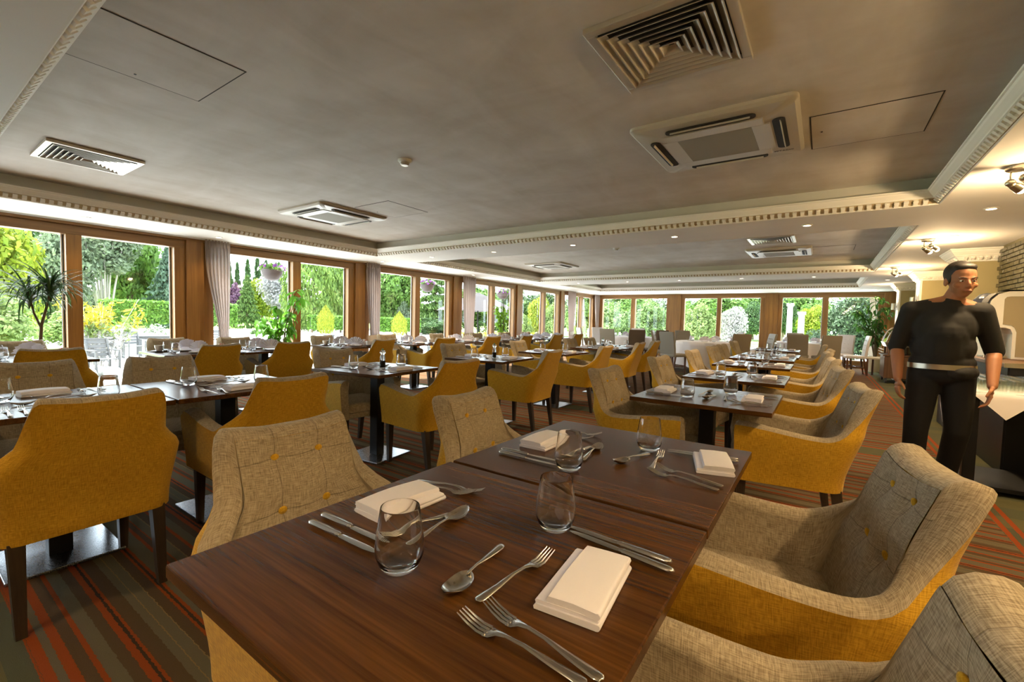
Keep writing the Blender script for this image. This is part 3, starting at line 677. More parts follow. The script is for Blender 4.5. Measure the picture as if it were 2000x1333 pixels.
for T_, nm in ((TR, 'right'), (TM, 'middle'), (TW, 'window')):
    for i, (x, y, a) in enumerate(T_):
        spawn('dining_table', f'dark walnut pedestal table, {ORD[i]} from the front in the {nm} row', 'table', (x, y, 0), math.radians(a), 'square walnut tables')

# ------------------------------------------------------------------ high-backed dining chairs and round tables at the far end
def make_highchair(name, fab):
    b = MB(); rows = []
    for z, y, w, t in ((.47, -.19, .44, .055), (.60, -.20, .44, .06), (.80, -.225, .44, .055), (.97, -.26, .44, .05), (1.0, -.268, .42, .036)):
        rows.append([(-w/2, y-t/2, z), (w/2, y-t/2, z), (w/2, y+t/2, z), (-w/2, y+t/2, z)])
    back = b.grid(rows, closeu=True, cap0=True, cap1=True)
    bm = bmesh.new(); vs = [bm.verts.new(v) for v in b.v]; [bm.faces.new([vs[i] for i in f]) for f in b.f]
    bmesh.ops.bevel(bm, geom=[e for e in bm.edges if abs(e.verts[0].co.z-e.verts[1].co.z) > .01], offset=.012, segments=2, affect='EDGES')
    bk = bpy.data.meshes.new('backrest'); bm.to_mesh(bk); bm.free(); bk.materials.append(M[fab]); bk.polygons.foreach_set('use_smooth', [True]*len(bk.polygons)); bk.set_sharp_from_angle(angle=.7)
    st = MB().grid([rrect(.22, .215, .03, .415), rrect(.225, .22, .03, .43), rrect(.225, .22, .03, .47), rrect(.205, .20, .03, .488)], closeu=True, cap0=True, cap1=True).mesh('seat', fab, 50)
    P = [('backrest', bk), ('seat', st)]
    lf = MB().grid([rrect(.02, .02, .004, .42, 1), rrect(.014, .014, .003, 0, 1)], closeu=True, cap0=True, cap1=True).mesh('leg', 'chairleg')
    lb = MB().grid([[(x, y+.03, .44) for x, y, _ in rrect(.02, .02, .004, 0, 1)], [(x, y-.04, 0) for x, y, _ in rrect(.014, .014, .003, 0, 1)]], closeu=True, cap0=True, cap1=True).mesh('leg', 'chairleg')
    for sx in (-1, 1):
        P += [('leg', lf, (sx*.19, .18, 0)), ('leg', lb, (sx*.19, -.18, 0))]
        P.append(('stretcher', MB().box((sx*.19, 0, .20), (.016, .36, .022)).mesh('stretcher', 'chairleg')))
    P.append(('stretcher', MB().box((0, .0, .20), (.37, .016, .022)).mesh('stretcher', 'chairleg')))
    bt = MB().ball((0, 0, 0), (.012, .006, .012), 10, 6).mesh('button', fab, 80)
    for bx_ in (-.10, 0, .10):
        for bz in (.64, .76, .88):
            P.append(('button', bt, (bx_, -.170-.16*(bz-.64)+.004, bz)))
    KINDS[name] = P
make_highchair('dining_chair', 'taupe')
make_highchair('dining_chair_brown', 'browntop'); make_highchair('dining_chair_pale', 'palechair')
# round tables under white cloths
def round_cloth(R, drop, seed, z=.765):
    rnd = random.Random(seed); b = MB(); seg = 96; ph = [rnd.uniform(0, 6.28) for _ in range(4)]
    rows = [[(r*math.cos(2*PI*j/seg), r*math.sin(2*PI*j/seg), z) for j in range(seg)] for r in (.02, R*.5, R*.97)]
    for k in range(9):
        t = k/8.; rr_ = []
        for j in range(seg):
            a = 2*PI*j/seg; w = .5+.5*math.sin(9*a+ph[0]+.5*math.sin(4*a+ph[1])); w2 = math.sin(17*a+ph[2])
            rr_.append(((R*1.0+.012+t*(.02+.10*w+.02*w2))*math.cos(a), (R+.012+t*(.02+.10*w+.02*w2))*math.sin(a), z-.008-t*(drop+.03*math.sin(4*a+ph[3]))))
        rows.append(rr_)
    return b.grid(rows, closeu=True, cap0=True).mesh('tablecloth', 'cloth', 70)
RT = [(-4.9, 13.25, .78, 'far left corner by the windows'), (-2.3, 12.05, .80, 'middle of the far end'), (-.45, 14.45, .80, 'far right, before the dark shrub window')]
KINDS['round_table'] = [('tabletop', MB().lathe([(.76, .73), (.78, .735), (.78, .755), (.76, .76), (.01, .76)], 48, cap0=True, cap1=True).mesh('tabletop', 'brownwood', 40)), ('column', MB().cyl((0, 0, .37), .05, .72, 16).mesh('column', 'blackmetal', 40)),
                        ('base_plate', MB().lathe([(.30, 0), (.30, .012), (.06, .03)], 32, cap0=True, cap1=True).mesh('base_plate', 'blackmetal', 40))]
for i, (x, y, R, w) in enumerate(RT):
    spawn('round_table', f'round table under a white cloth, {w}', 'table', (x, y, 0), 0, 'round tables')
    put('tablecloth', round_cloth(R, .60, 5+i), None, (x, y, 0), kind=None, label=f'white cloth hanging in folds over the round table, {w}', cat='tablecloth', group='white round tablecloths')
def face(x, y, tx, ty): return math.atan2(ty-y, tx-x)-PI/2
HCH = [(-5.83, 12.35, 0, 'dining_chair_pale', 'pale high-backed chair beside the left windows at the far end'), (-6.05, 13.95, 0, 'dining_chair_pale', 'pale high-backed chair in the far left corner'),
       (-4.95, 12.05, 0, 'dining_chair', 'taupe high-backed chair with its back to us, left of the far left round table'), (-4.28, 12.18, 0, 'dining_chair_brown', 'dark brown high-backed chair before the far left round table'),
       (-5.05, 14.45, 0, 'dining_chair_pale', 'pale high-backed chair behind the far left round table'), (-3.85, 12.62, 0, 'dining_chair_brown', 'dark brown high-backed chair right of the far left round table'),
       (-3.42, 11.85, 1, 'dining_chair', 'taupe high-backed chair seen edge-on, left of the middle round table'), (-3.62, 13.2, 0, 'dining_chair', 'taupe high-backed chair between the left and middle round tables'),
       (-2.88, 10.90, 1, 'dining_chair', 'tall grey high-backed chair nearest of the far chairs, before the middle round table'), (-3.1, 13.0, 1, 'dining_chair', 'taupe high-backed chair behind the middle round table at left'),
       (-1.62, 11.25, 1, 'dining_chair', 'taupe high-backed chair right of the middle round table, its back to us'), (-1.6, 13.9, 2, 'dining_chair_pale', 'pale high-backed chair left of the far right round table'),
       (-1.22, 12.55, 1, 'dining_chair', 'taupe high-backed chair seen edge-on beside the oak pillar'), (-.62, 15.5, 2, 'dining_chair', 'taupe high-backed chair behind the far right round table'),
       (-.48, 13.35, 2, 'dining_chair', 'taupe high-backed chair before the far right round table, its back to us'), (.09, 13.36, 2, 'dining_chair', 'taupe high-backed chair right of the far right round table')]
for x, y, k, kind, lab in HCH:
    spawn(kind, lab, 'chair', (x, y, 0), face(x, y, RT[k][0], RT[k][1]), 'high-backed dining chairs', name='dining_chair')
spawn('dining_chair_pale', 'pale tufted high-backed chair facing us by the shrub window', 'chair', (.42, 15.05, 0), math.radians(150), 'high-backed dining chairs', name='dining_chair')
spawn('dining_chair_pale', 'pale tufted high-backed chair seen from the side, rightmost of the far chairs', 'chair', (.72, 14.45, 0), math.radians(96), 'high-backed dining chairs', name='dining_chair')
# ------------------------------------------------------------------ tableware (Y = away from the diner, X = diner's right)
def ribbon(pts):
    """closed strip through cross-sections (y, half width, z, thickness): flatware handles and blades"""
    rows = []
    for y, w, z, t in pts:
        rows.append([(-w, y, z), (-w*.75, y, z+t*.8), (0, y, z+t), (w*.75, y, z+t*.8), (w, y, z), (w*.7, y, z-t*.3), (-w*.7, y, z-t*.3)])
    return rows
def handle(L0, L1, w=.0085, z=.004):
    return [(L0, .001, z, .001), (L0+.003, w*.8, z, .0022), (L0+.012, w, z, .0024), (L0+.05, w*.72, z+.002, .0026), (lerp(L0, L1, .75), w*.36, z+.006, .0028), (L1, w*.34, z+.006, .0026)]
kh = [(0, .001, .005, .001), (.003, .006, .005, .004), (.012, .0078, .005, .0052), (.06, .0072, .0055, .0052), (.095, .0056, .0055, .0048), (.099, .0064, .0055, .0052), (.103, .0050, .0055, .0045), (.108, .0046, .0055, .004)]
KN_H = MB().grid(ribbon(kh), closeu=True, cap0=True, cap1=True).mesh('handle', 'cutlery', 60)
kb = [(.107, .0048, .0055, .0026), (.112, .0078, .0055, .0014), (.15, .0092, .0055, .0012), (.19, .0090, .0055, .0011), (.212, .006, .0055, .001), (.222, .0015, .0055, .0006)]
def blade():
    rows = [[(-w*.75, y, z), (-w*.2, y, z+t), (w, y, z+t*.2), (-w*.2, y, z-t*.3)] for y, w, z, t in kb]
    return MB().grid(rows, closeu=True, cap0=True, cap1=True).mesh('blade', 'cutlery', 50)
KINDS['table_knife'] = [('handle', KN_H), ('blade', blade())]
def fork_mesh(L=.205, sc=1.):
    b = MB(); hl = L*.60
    b.grid(ribbon(handle(0, hl)), closeu=True, cap0=True, cap1=True)
    h = ribbon([(hl, .003, .010, .0026), (hl+.014, .006, .0085, .002), (hl+.024, .0108, .0045, .0016), (hl+.034, .0120, .0032, .0014)])
    b.grid(h, closeu=True, cap0=True, cap1=True)
    for k in range(4):
        x = (k-1.5)*.0064
        pts = [(x, hl+.030, .0042), (x, hl+.045, .0042), (x*.98, L-.020, .0085), (x*.95, L, .016)]
        b.tube(pts, [.0021, .0020, .0017, .0009], 6)
    return b.mesh('table_fork', 'cutlery', 60)
FORK = fork_mesh(); DFORK = fork_mesh(.195)
def spoon_mesh(L=.195):
    b = MB(); hl = L*.66
    b.grid(ribbon(handle(0, hl)), closeu=True, cap0=True, cap1=True)
    n = 13; bl = L-hl+.008; up, lo = [], []
    for i in range(n):
        t = i/(n-1); e_ = 2*t-1; w = .0205*math.sqrt(max(.03, 1-e_*e_))*(1-.10*e_); y = hl-.008+bl*t; zc_ = .011-.012*math.sin(PI*min(1, t*1.0))**.8+.004*t
        r_ = [(x*w, y, zc_+.0075*abs(x)**2.2*math.sqrt(max(.03, 1-e_*e_))) for x in (-1, -.66, -.33, 0, .33, .66, 1)]
        up.append(r_); lo.append([(x, y2, z-.0013) for x, y2, z in r_])
    b.grid(up); b.grid(lo, flip=True)
    b.grid([[p[0], q[0]] for p, q in zip(up, lo)]); b.grid([[p[-1], q[-1]] for p, q in zip(up, lo)])
    return b.mesh('dessert_spoon', 'cutlery', 70)
SPOON = spoon_mesh()
def napkin_mesh(seed, w=.105, d=.185):
    """a cloth napkin folded into a rectangle: layered rounded folds, the upper flap shorter than the one below"""
    rnd = random.Random(seed); b = MB()
    def layer(x0, x1, y0, y1, z0, th, roll):
        prof = []; n = 8                                     # cross-section: folded edge (round) at x0, open edge at x1
        for k in range(n+1):
            a = PI/2+PI*k/n; prof.append((x0+th/2+th/2*math.cos(a)*1.2, z0+th/2+th/2*math.sin(a)))
        prof = [(x1-.002, z0+th*.96), ((x0+x1)/2, z0+th*1.12)]+prof+[((x0+x1)/2, z0), (x1, z0+.0005), (x1+.0015, z0+th*.5)]
        rows = []
        for k in range(7):
            t = k/6.; y = lerp(y0, y1, t); e = .004*math.sin(PI*t)*roll
            rows.append([(x, y+.0015*rnd.uniform(-1, 1), z+(e if z > z0+th*.5 else 0)) for x, z in prof])
        b.grid(rows, closeu=True, cap0=True, cap1=True)
    layer(-w/2, w/2, 0, d, .0, .009, .3); layer(-w/2+.003, w/2-.001, .003, d-.003, .0085, .007, .4)
    layer(-w/2+.001, w/2-.020, .002, d-.002, .015, .010, 1.)
    b.v = [(x, y-d/2, z) for x, y, z in b.v]
    return b.mesh('folded_napkin', 'napkin', 55)
NAPS = [napkin_mesh(s) for s in (1, 2, 3)]
GL = [(.0005, .0), (.022, .0), (.0285, .003), (.037, .014), (.0425, .030), (.0432, .042), (.0415, .062), (.0375, .090), (.0345, .112), (.0338, .1145), (.0330, .1145), (.0332, .112), (.0362, .09), (.0400, .062), (.0416, .042), (.0408, .031), (.036, .018), (.027, .0105), (.0005, .009)]
TUMBLER = MB().lathe(GL, 36).mesh('tumbler', 'glass', 70)
GLs = GL[::2]+[GL[-1]]
TUMBLER_S = MB().lathe([(r, z) for r, z in GLs], 16).mesh('tumbler', 'glass', 70)
KINDS['pepper_mill'] = [('body', MB().lathe([(.0005, 0), (.027, 0), (.0275, .004), (.0255, .012), (.024, .06), (.0225, .098), (.017, .112), (.0165, .118), (.0235, .128), (.0245, .138), (.020, .150), (.0005, .153)], 20).mesh('body', 'acrylic', 60), None, None, 'clear acrylic body'),
                        ('peppercorns', MB().cyl((0, 0, .035), .0175, .056, 14).mesh('peppercorns', 'pepper', 50), None, None, 'dark peppercorns inside', None, 'stuff'),
                        ('spindle', MB().cyl((0, 0, .10), .003, .09, 8).mesh('spindle', 'nickel')), ('knob', MB().lathe([(.004, .153), (.0085, .156), (.0085, .166), (.003, .170)], 12, cap0=True, cap1=True).mesh('knob', 'greenknob', 60), None, None, 'green top knob')]
def cup_parts():
    c = MB().lathe([(.0005, .006), (.022, .006), (.024, .002), (.026, .004), (.034, .020), (.041, .045), (.043, .066), (.0415, .066), (.039, .045), (.031, .021), (.020, .010), (.0005, .009)], 24).mesh('bowl', 'china', 60)
    hdl = MB().tube([(.040, 0, .055), (.056, 0, .058), (.064, 0, .045), (.058, 0, .028), (.037, 0, .024)], [.0035]*5, 8).mesh('handle', 'china', 60)
    KINDS['coffee_cup'] = [('bowl', c), ('handle', hdl)]
cup_parts()
SAUCER = MB().lathe([(.0005, .003), (.03, .003), (.034, 0), (.04, .002), (.075, .011), (.0755, .013), (.04, .006), (.028, .006), (.0005, .006)], 32).mesh('saucer', 'saucer', 60)
PLATE = MB().lathe([(.0005, .002), (.05, .002), (.054, 0), (.06, .002), (.088, .012), (.0885, .014), (.06, .006), (.0005, .006)], 32).mesh('side_plate', 'china', 60)
def fan_mesh(seed, R=.115):
    """pleated napkin fan standing on its base"""
    rnd = random.Random(seed); b = MB(); n = 22; rows = []; tilt = .16
    for i in range(n+1):
        a = PI*(.03+.94*i/n); z_ = .012*(1 if i % 2 else -1); col = []
        for t in (.10, .45, .8, 1.):
            r = R*t*(1+.03*math.sin(i*1.7+seed)); zz = r*math.sin(a)
            col.append((r*math.cos(a)*1.12, z_*t+tilt*zz, .006+zz))
        rows.append(col)
    b.grid(rows); rows2 = [[(x, y+.006, z) for x, y, z in r] for r in rows]; b.grid(rows2, flip=True)
    b.grid([[p[-1], q[-1]] for p, q in zip(rows, rows2)])
    for sgn in (1, -1):                                        # folded foot that carries the fan
        b.add([(-.05, sgn*.004+.01, .004), (.05, sgn*.004+.01, .004), (.075, sgn*.045+.02, .006), (-.075, sgn*.045+.02, .006), (0, .03, .06)], [(0, 1, 2, 3), (0, 3, 4), (1, 4, 2), (3, 2, 4)])
    return b.mesh('fan_napkin', 'fannapkin', 25)
FANS = [fan_mesh(s) for s in (1, 2, 3)]
KINDS['sachet_bowl'] = [('bowl', MB().lathe([(.0005, .004), (.022, .004), (.024, 0), (.027, .004), (.043, .030), (.046, .062), (.0445, .062), (.041, .03), (.0005, .010)], 24).mesh('bowl', 'china', 60))]
M['sachet_r'] = mat('red_sachet', (.55, .10, .06), .6); M['sachet_w'] = mat('white_sachet', (.75, .70, .66), .6); M['sachet_b'] = mat('brown_sachet', (.35, .18, .09), .6)
rs = random.Random(3)
SCH = [MB().box((0, 0, 0), (.026, .005, .05), .002).mesh('sachet', k) for k in ('sachet_r', 'sachet_w', 'sachet_b')]
for k in range(11):
    KINDS['sachet_bowl'].append(('sachet', SCH[k % 3], (rs.uniform(-.024, .024), rs.uniform(-.024, .024), .052+rs.uniform(0, .014)), (rs.uniform(-.4, .4), rs.uniform(-.4, .4), rs.uniform(0, 3))))

def place(side, tx, ty, ta=0., edge=.376):
    """returns f(X, Y, z) -> world, and the turn of the setting, for a diner on the left (facing +x) or right (facing -x) side of a table"""
    f = 1 if side == 'left' else -1
    def W_(X, Y, z=TZ):
        lx, ly = f*(-edge+Y), -f*X
        c, s = math.cos(math.radians(ta)), math.sin(math.radians(ta))
        return (tx+lx*c-ly*s, ty+lx*s+ly*c, z+.0006)
    return W_, (-PI/2 if f > 0 else PI/2)+math.radians(ta)
def setting(side, tx, ty, ta, where, seed, near=False, glass=(.17, .275), nap=(0, .125, 0), kn=((.165, .016, 2), (.192, .028, 4)), fk=((-.145, .022, -3), (-.178, .030, 2)), sp=(.035, .33, 82), df=(-.125, .252, -84), edge=.376):
    rnd = random.Random(seed); Wf, rz = place(side, tx, ty, ta, edge); j = 0 if near else .012
    R = lambda: rnd.uniform(-j, j)
    def it(nm, me, X, Y, a, lab, cat, grp, z=0.):
        return put(nm, me, None, Wf(X+R(), Y+R(), TZ+z), (0, 0, rz+math.radians(a+(0 if near else rnd.uniform(-6, 6)))), label=lab, cat=cat, group=grp)
    it('folded_napkin', NAPS[seed % 3], *nap[:2], nap[2]+90, f'folded pinkish white napkin at the {where}', 'napkin', 'folded napkins')
    for i, (X, Y, a) in enumerate(kn):
        spawn('table_knife', f'{["inner", "outer"][i]} steel knife beside the napkin at the {where}', 'knife', Wf(X+R(), Y+R()), rz+math.radians(a), 'table knives')
    for i, (X, Y, a) in enumerate(fk):
        it('table_fork', FORK, X, Y, a, f'{["inner", "outer"][i]} steel dinner fork beside the napkin at the {where}', 'fork', 'dinner forks')
    it('dessert_spoon', SPOON, *sp, f'steel dessert spoon laid above the napkin at the {where}', 'spoon', 'dessert spoons')
    it('table_fork', DFORK, *df, f'steel dessert fork laid above the napkin at the {where}', 'fork', 'dessert forks')
    it('tumbler', TUMBLER, *glass, 0, f'clear stemless glass tumbler at the {where}', 'glass', 'tumblers')
# front right table pair, as laid in the photograph
setting('right', -.556, .655, 0, 'right place of the first right-row table', 0, True, glass=(.175, .272), nap=(.020, .125, 6), kn=((.153, .016, -6), (.183, .028, -3)), fk=((-.147, .022, -7), (-.165, .036, 0)), sp=(.045, .318, 98), df=(-.122, .247, -97))
setting('left', -.556, .655, 0, 'left place of the first right-row table', 1, True, glass=(.130, .335), nap=(-.055, .130, -3), kn=((.092, .034, 1), (.128, .046, 1)), fk=((-.140, .040, 18), (-.183, .045, 11)), sp=(.072, .290, 94), df=(-.10, .262, -100))
setting('right', -.556, 1.405, 0, 'right place of the second right-row table', 2, True, glass=(.144, .300), nap=(.105, .085, 16), kn=((.192, .022, 8), (.216, .026, 9)), fk=((-.080, .022, -14), (-.117, .026, -9)), sp=(.10, .283, 74), df=(-.064, .227, -83))
setting('left', -.556, 1.405, 0, 'left place of the second right-row table', 3, True, glass=(.217, .325), nap=(.014, .125, 0), kn=((.182, .048, 1), (.214, .062, -1)), fk=((-.09, .046, 13), (-.128, .060, 24)), sp=(.117, .322, 97), df=(-.049, .278, -94))
for i in range(2, 8):
    x, y, a = TR[i]
    for sd in ('right', 'left'):
        setting(sd, x, y, a, f'{sd} place of the {ORD[i]} right-row table', i*7+(sd == 'left'))
for i in range(7):
    x, y, a = TM[i]
    for sd in ('right', 'left'):
        setting(sd, x, y, a, f'{sd} place of the {ORD[i]} middle-row table', 60+i*7+(sd == 'left'))
for i in (2, 3, 5):
    x, y, a = TM[i]
    spawn('pepper_mill', f'clear pepper mill with a green knob on the {ORD[i]} middle-row table', 'pepper mill', (x+.04, y+.02, TZ), 0, 'pepper mills')
spawn('pepper_mill', 'clear pepper mill with a green knob on the last right-row table', 'pepper mill', (TR[7][0]+.0, TR[7][1]-.05, TZ), 0, 'pepper mills')
# window row: fan napkins, cups, glasses, sachet bowls
for i in range(9):
    x, y, a = TW[i]; w_ = f'{ORD[i]} window-row table'
    for sd, dx in (('right', .17), ('left', -.16)):
        k = i*2+(sd == 'left')
        put('side_plate', PLATE, None, (x+dx, y, TZ), 0, label=f'small white plate under a fan napkin, {sd} side of the {w_}', cat='plate', group='side plates')
        put('fan_napkin', FANS[k % 3], None, (x+dx, y, TZ+.014), math.radians(35+random.uniform(-25, 25)), label=f'pleated white fan napkin on a plate, {sd} side of the {w_}', cat='napkin', group='fan napkins')
        put('tumbler', TUMBLER_S, None, (x+dx*.75, y-.19, TZ), 0, label=f'clear glass tumbler, {sd} side of the {w_}', cat='glass', group='window-row tumblers')
        put('saucer', SAUCER, None, (x+dx*1.2, y+.21 if sd == 'right' else y-.24, TZ), 0, label=f'grey saucer under a cup, {sd} side of the {w_}', cat='saucer', group='saucers')
        spawn('coffee_cup', f'white coffee cup on a saucer, {sd} side of the {w_}', 'cup', (x+dx*1.2, y+.21 if sd == 'right' else y-.24, TZ+.005), math.radians(140+random.uniform(-60, 60)), 'coffee cups')
    spawn('sachet_bowl', f'white bowl of sugar sachets on the {w_}', 'bowl', (x+.02, y+.28 if i % 2 else y+.20, TZ), random.random()*3, 'sachet bowls')
# round tables: fan napkins and cups
for i, (x, y, R, w) in enumerate(RT):
    for k in range(4):
        a = .5+k*PI/2+i; px, py = x+math.cos(a)*.5, y+math.sin(a)*.5
        put('side_plate', PLATE, None, (px, py, .766), 0, label=f'white plate, {ORD[k]} around the round table, {w}', cat='plate', group='side plates on the round tables')
        put('fan_napkin', FANS[k % 3], None, (px, py, .78), a+PI/2+.4, label=f'white fan napkin, {ORD[k]} around the round table, {w}', cat='napkin', group='fan napkins on the round tables')
        put('tumbler', TUMBLER_S, None, (x+math.cos(a+.45)*.42, y+math.sin(a+.45)*.42, .766), 0, label=f'glass tumbler, {ORD[k]} around the round table, {w}', cat='glass', group='tumblers on the round tables')
    spawn('sachet_bowl', f'white sachet bowl on the round table at the {w}', 'bowl', (x, y, .766), 0, 'sachet bowls')
# ------------------------------------------------------------------ curtains
def curtain(y0, y1, yt0, yt1, x=XL+.17, ztop=2.235, ztie=.80, seed=0, folds=7):
    rnd = random.Random(seed); n = folds*8; rows = []
    zs = [ztop, ztop-.02, ztop-.07, ztop-.10]+[lerp(ztop-.16, ztie+.10, i/12.) for i in range(13)]+[ztie+.05, ztie, ztie-.05, ztie-.14]+[lerp(ztie-.25, .02, i/5.) for i in range(6)]
    ph = [rnd.uniform(-.5, .5) for _ in range(folds+1)]
    for z in zs:
        t = sst(ztop-.1, ztie, ztop-.1+ (ztop-.1-z)) if False else sst(0, 1, (ztop-.1-z)/(ztop-.1-ztie)) if z > ztie else 1-.45*sst(0, 1, (ztie-z)/.6)
        a, b = lerp(y0, yt0, t**1.3), lerp(y1, yt1, t**1.3); amp = lerp(.034, .020, t); row = []
        if z > ztop-.09: amp = .016
        for j in range(n+1):
            u = j/n; k = u*folds
            w = math.sin(2*PI*k+ph[int(k) % (folds+1)]*(1 if z < ztop-.1 else .2))
            row.append((x+amp*w+.012*math.sin(5*u+z*2+seed), lerp(a, b, u)+.010*math.cos(2*PI*k*1.0+1.)*(1-t*.3), z))
        rows.append(row)
    return MB().grid(rows).mesh('drape', 'curtain', 80)
CUR = [(2.76, 3.09, 2.93, 3.07, 'first'), (5.53, 5.86, 5.62, 5.84, 'second'), (8.36, 8.88, 8.45, 8.80, 'third'), (13.90, 14.52, 14.05, 14.40, 'fourth'), (16.12, 16.62, 16.3, 16.6, 'fifth')]
for i, (a, b, c, d, w) in enumerate(CUR):
    t_ = thing('curtain', f'grey tied-back curtain on the left window wall, {w} from the front', 'curtain', (0, 0, 0), 0, 'curtains')
    put('drape', curtain(a, b, c, d, seed=i), t_)
    tb = MB().grid([[(XL+.17+.052*math.cos(q)*1.05, (c+d)/2+((d-c)/2+.03)*math.sin(q), z+.012*math.sin(q)) for q in [2*PI*k/28 for k in range(28)]] for z in (.70, .72, .80, .83)], closeu=True).mesh('tieback', 'tieback', 60)
    put('tieback', tb, t_, label='pale fabric tieback')
    hd_ = MB()
    for k in range(8): hd_.cyl((XL+.165, lerp(a, b, (k+.5)/8), 2.225), .011, .05, 8)
    put('heading', hd_.mesh('heading', 'curtain', 60), t_)

# ------------------------------------------------------------------ plants indoors
def blade_mesh(L, w, droop, n=8, name='leaf', m_='dracaena'):
    rows = []; x = z = 0.; a = math.radians(62)
    for i in range(n+1):
        t = i/n; ww = w*(math.sin(PI*min(1, .12+.9*t))**.7)*(1 if t < .98 else .2)
        rows.append([(x, -ww/2, z+ww*.14), (x, 0, z), (x, ww/2, z+ww*.14)])
        x += L/n*math.cos(a); z += L/n*math.sin(a); a -= droop/n
    return MB().grid(rows).mesh(name, m_, 80)
DR = [blade_mesh(.56, .022, d) for d in (1.0, 1.8, 2.4, 2.9)]
t_ = thing('dracaena', 'tall dracaena with two drooping spiky heads by the left window', 'potted plant', (-6.95, 1.02, 0))
put('pot', MB().lathe([(.11, 0), (.15, .28), (.16, .30), (.145, .30), (.14, .27), (.01, .27)], 24, cap0=True).mesh('pot', 'brownwood', 40), t_)
put('stem', MB().tube([(0, 0, .25), (.01, .01, .7), (0, .03, 1.02), (.03, .075, 1.25), (.03, .10, 1.42)], [.018, .016, .014, .012, .010], 8).tube([(0, .03, .98), (-.03, -.02, 1.15), (-.04, -.05, 1.34)], [.011, .010, .008], 8).mesh('stem', 'stem', 60), t_)
rd = random.Random(11)
for cx_, cy0, cz_, n in ((.03, .10, 1.43, 90), (-.04, -.05, 1.34, 70)):
    for k in range(n):
        put('leaf', DR[rd.choice((0, 1, 2, 2, 3, 3))], t_, (cx_, cy0, cz_-rd.uniform(0, .16)), (0, rd.uniform(-.25, .35), rd.uniform(0, 6.28)), scale=rd.uniform(.65, 1.05))
def oval_leaf(L, w, m_, fold=.25, curl=.5):
    rows = []; n = 6; a = .25
    x = z = 0
    for i in range(n+1):
        t = i/n; ww = w*math.sin(PI*(.03+.95*t))**.8*(1.15-.4*t)
        rows.append([(x, -ww/2, z+ww*fold), (x, 0, z), (x, ww/2, z+ww*fold)]); x += L/n*math.cos(a); z += L/n*math.sin(a); a -= curl*2.2/n
    return MB().grid(rows).mesh('leaf', m_, 80)
def leafy(t_, leaves, stems, n, rnd, sc=(.7, 1.1), droop=(.1, .9)):
    for k in range(n):
        s = rnd.choice(stems); u = rnd.uniform(s[1], 1.); pts = s[0]; f_ = u*(len(pts)-1); i = min(int(f_), len(pts)-2); p = Vector(pts[i]).lerp(Vector(pts[i+1]), f_-i)
        put('leaf', rnd.choice(leaves), t_, p, (rnd.uniform(-.4, .4), rnd.uniform(*droop), rnd.uniform(0, 6.28)), scale=rnd.uniform(*sc))
def bushplant(name, lab, loc, height, spread, n, leaves, seed, nst=9, z0=.35, potmat='pot', pr=.17, low=.25, stemr=.007, sc=(.7, 1.1)):
    rnd = random.Random(seed); t_ = thing(name, lab, 'potted plant', loc)
    put('pot', MB().lathe([(pr*.7, 0), (pr*.98, z0*.9), (pr*1.02, z0), (pr*.9, z0), (pr*.88, z0*.9), (.01, z0*.9)], 24, cap0=True).mesh('pot', potmat, 40), t_)
    b = MB(); stems = []
    for k in range(nst):
        a = rnd.uniform(0, 6.28); h = height*rnd.uniform(.6, 1.)
        d = spread*rnd.uniform(.3, 1.); pts = [(0.02*math.cos(a), .02*math.sin(a), z0*.8), (d*.25*math.cos(a), d*.25*math.sin(a), lerp(z0, h, .5)), (d*.7*math.cos(a+.3), d*.7*math.sin(a+.3), lerp(z0, h, .85)), (d*math.cos(a+.5), d*math.sin(a+.5), h*.97)]
        b.tube(pts, [stemr, stemr*.8, stemr*.6, stemr*.4], 6); stems.append((pts, low))
    put('stem', b.mesh('stem', 'stem', 60), t_); leafy(t_, leaves, stems, n, rnd, sc); return t_
FIC = [oval_leaf(.15, .062, 'ficus'), oval_leaf(.13, .055, 'ficus', .15, .9)]
bushplant('ficus_plant', 'leafy green pot plant with big oval leaves beside the first left curtain', (-7.02, 3.70, 0), 1.72, .40, 170, FIC, 21, 11, .35, low=.30, sc=(.95, 1.5))
IV = [oval_leaf(.095, .05, 'ivy'), oval_leaf(.08, .042, 'ivy', .3, .8)]
tv = bushplant('climbing_plant', 'light green climbing plant on canes by the third left curtain', (-6.72, 9.22, 0), 1.85, .20, 220, IV, 33, 9, .35, low=.20, sc=(.85, 1.35))
cn_ = MB()
for a in range(3): cn_.tube([(.07*math.cos(a*2.1), .07*math.sin(a*2.1), .3), (.03*math.cos(a*2.1), .03*math.sin(a*2.1), 1.7)], .006, 6)
put('canes', cn_.mesh('canes', 'bark'), tv)
DK_ = [oval_leaf(.15, .052, 'darkleaf'), oval_leaf(.13, .045, 'darkleaf', .2, .9)]
bushplant('corner_plant', 'dark leafy plant in a cream pot at the far right corner', (1.22, 15.75, 0), 2.15, .55, 290, DK_, 44, 14, .42, 'pot', .19, .22, .009, (1., 1.7))

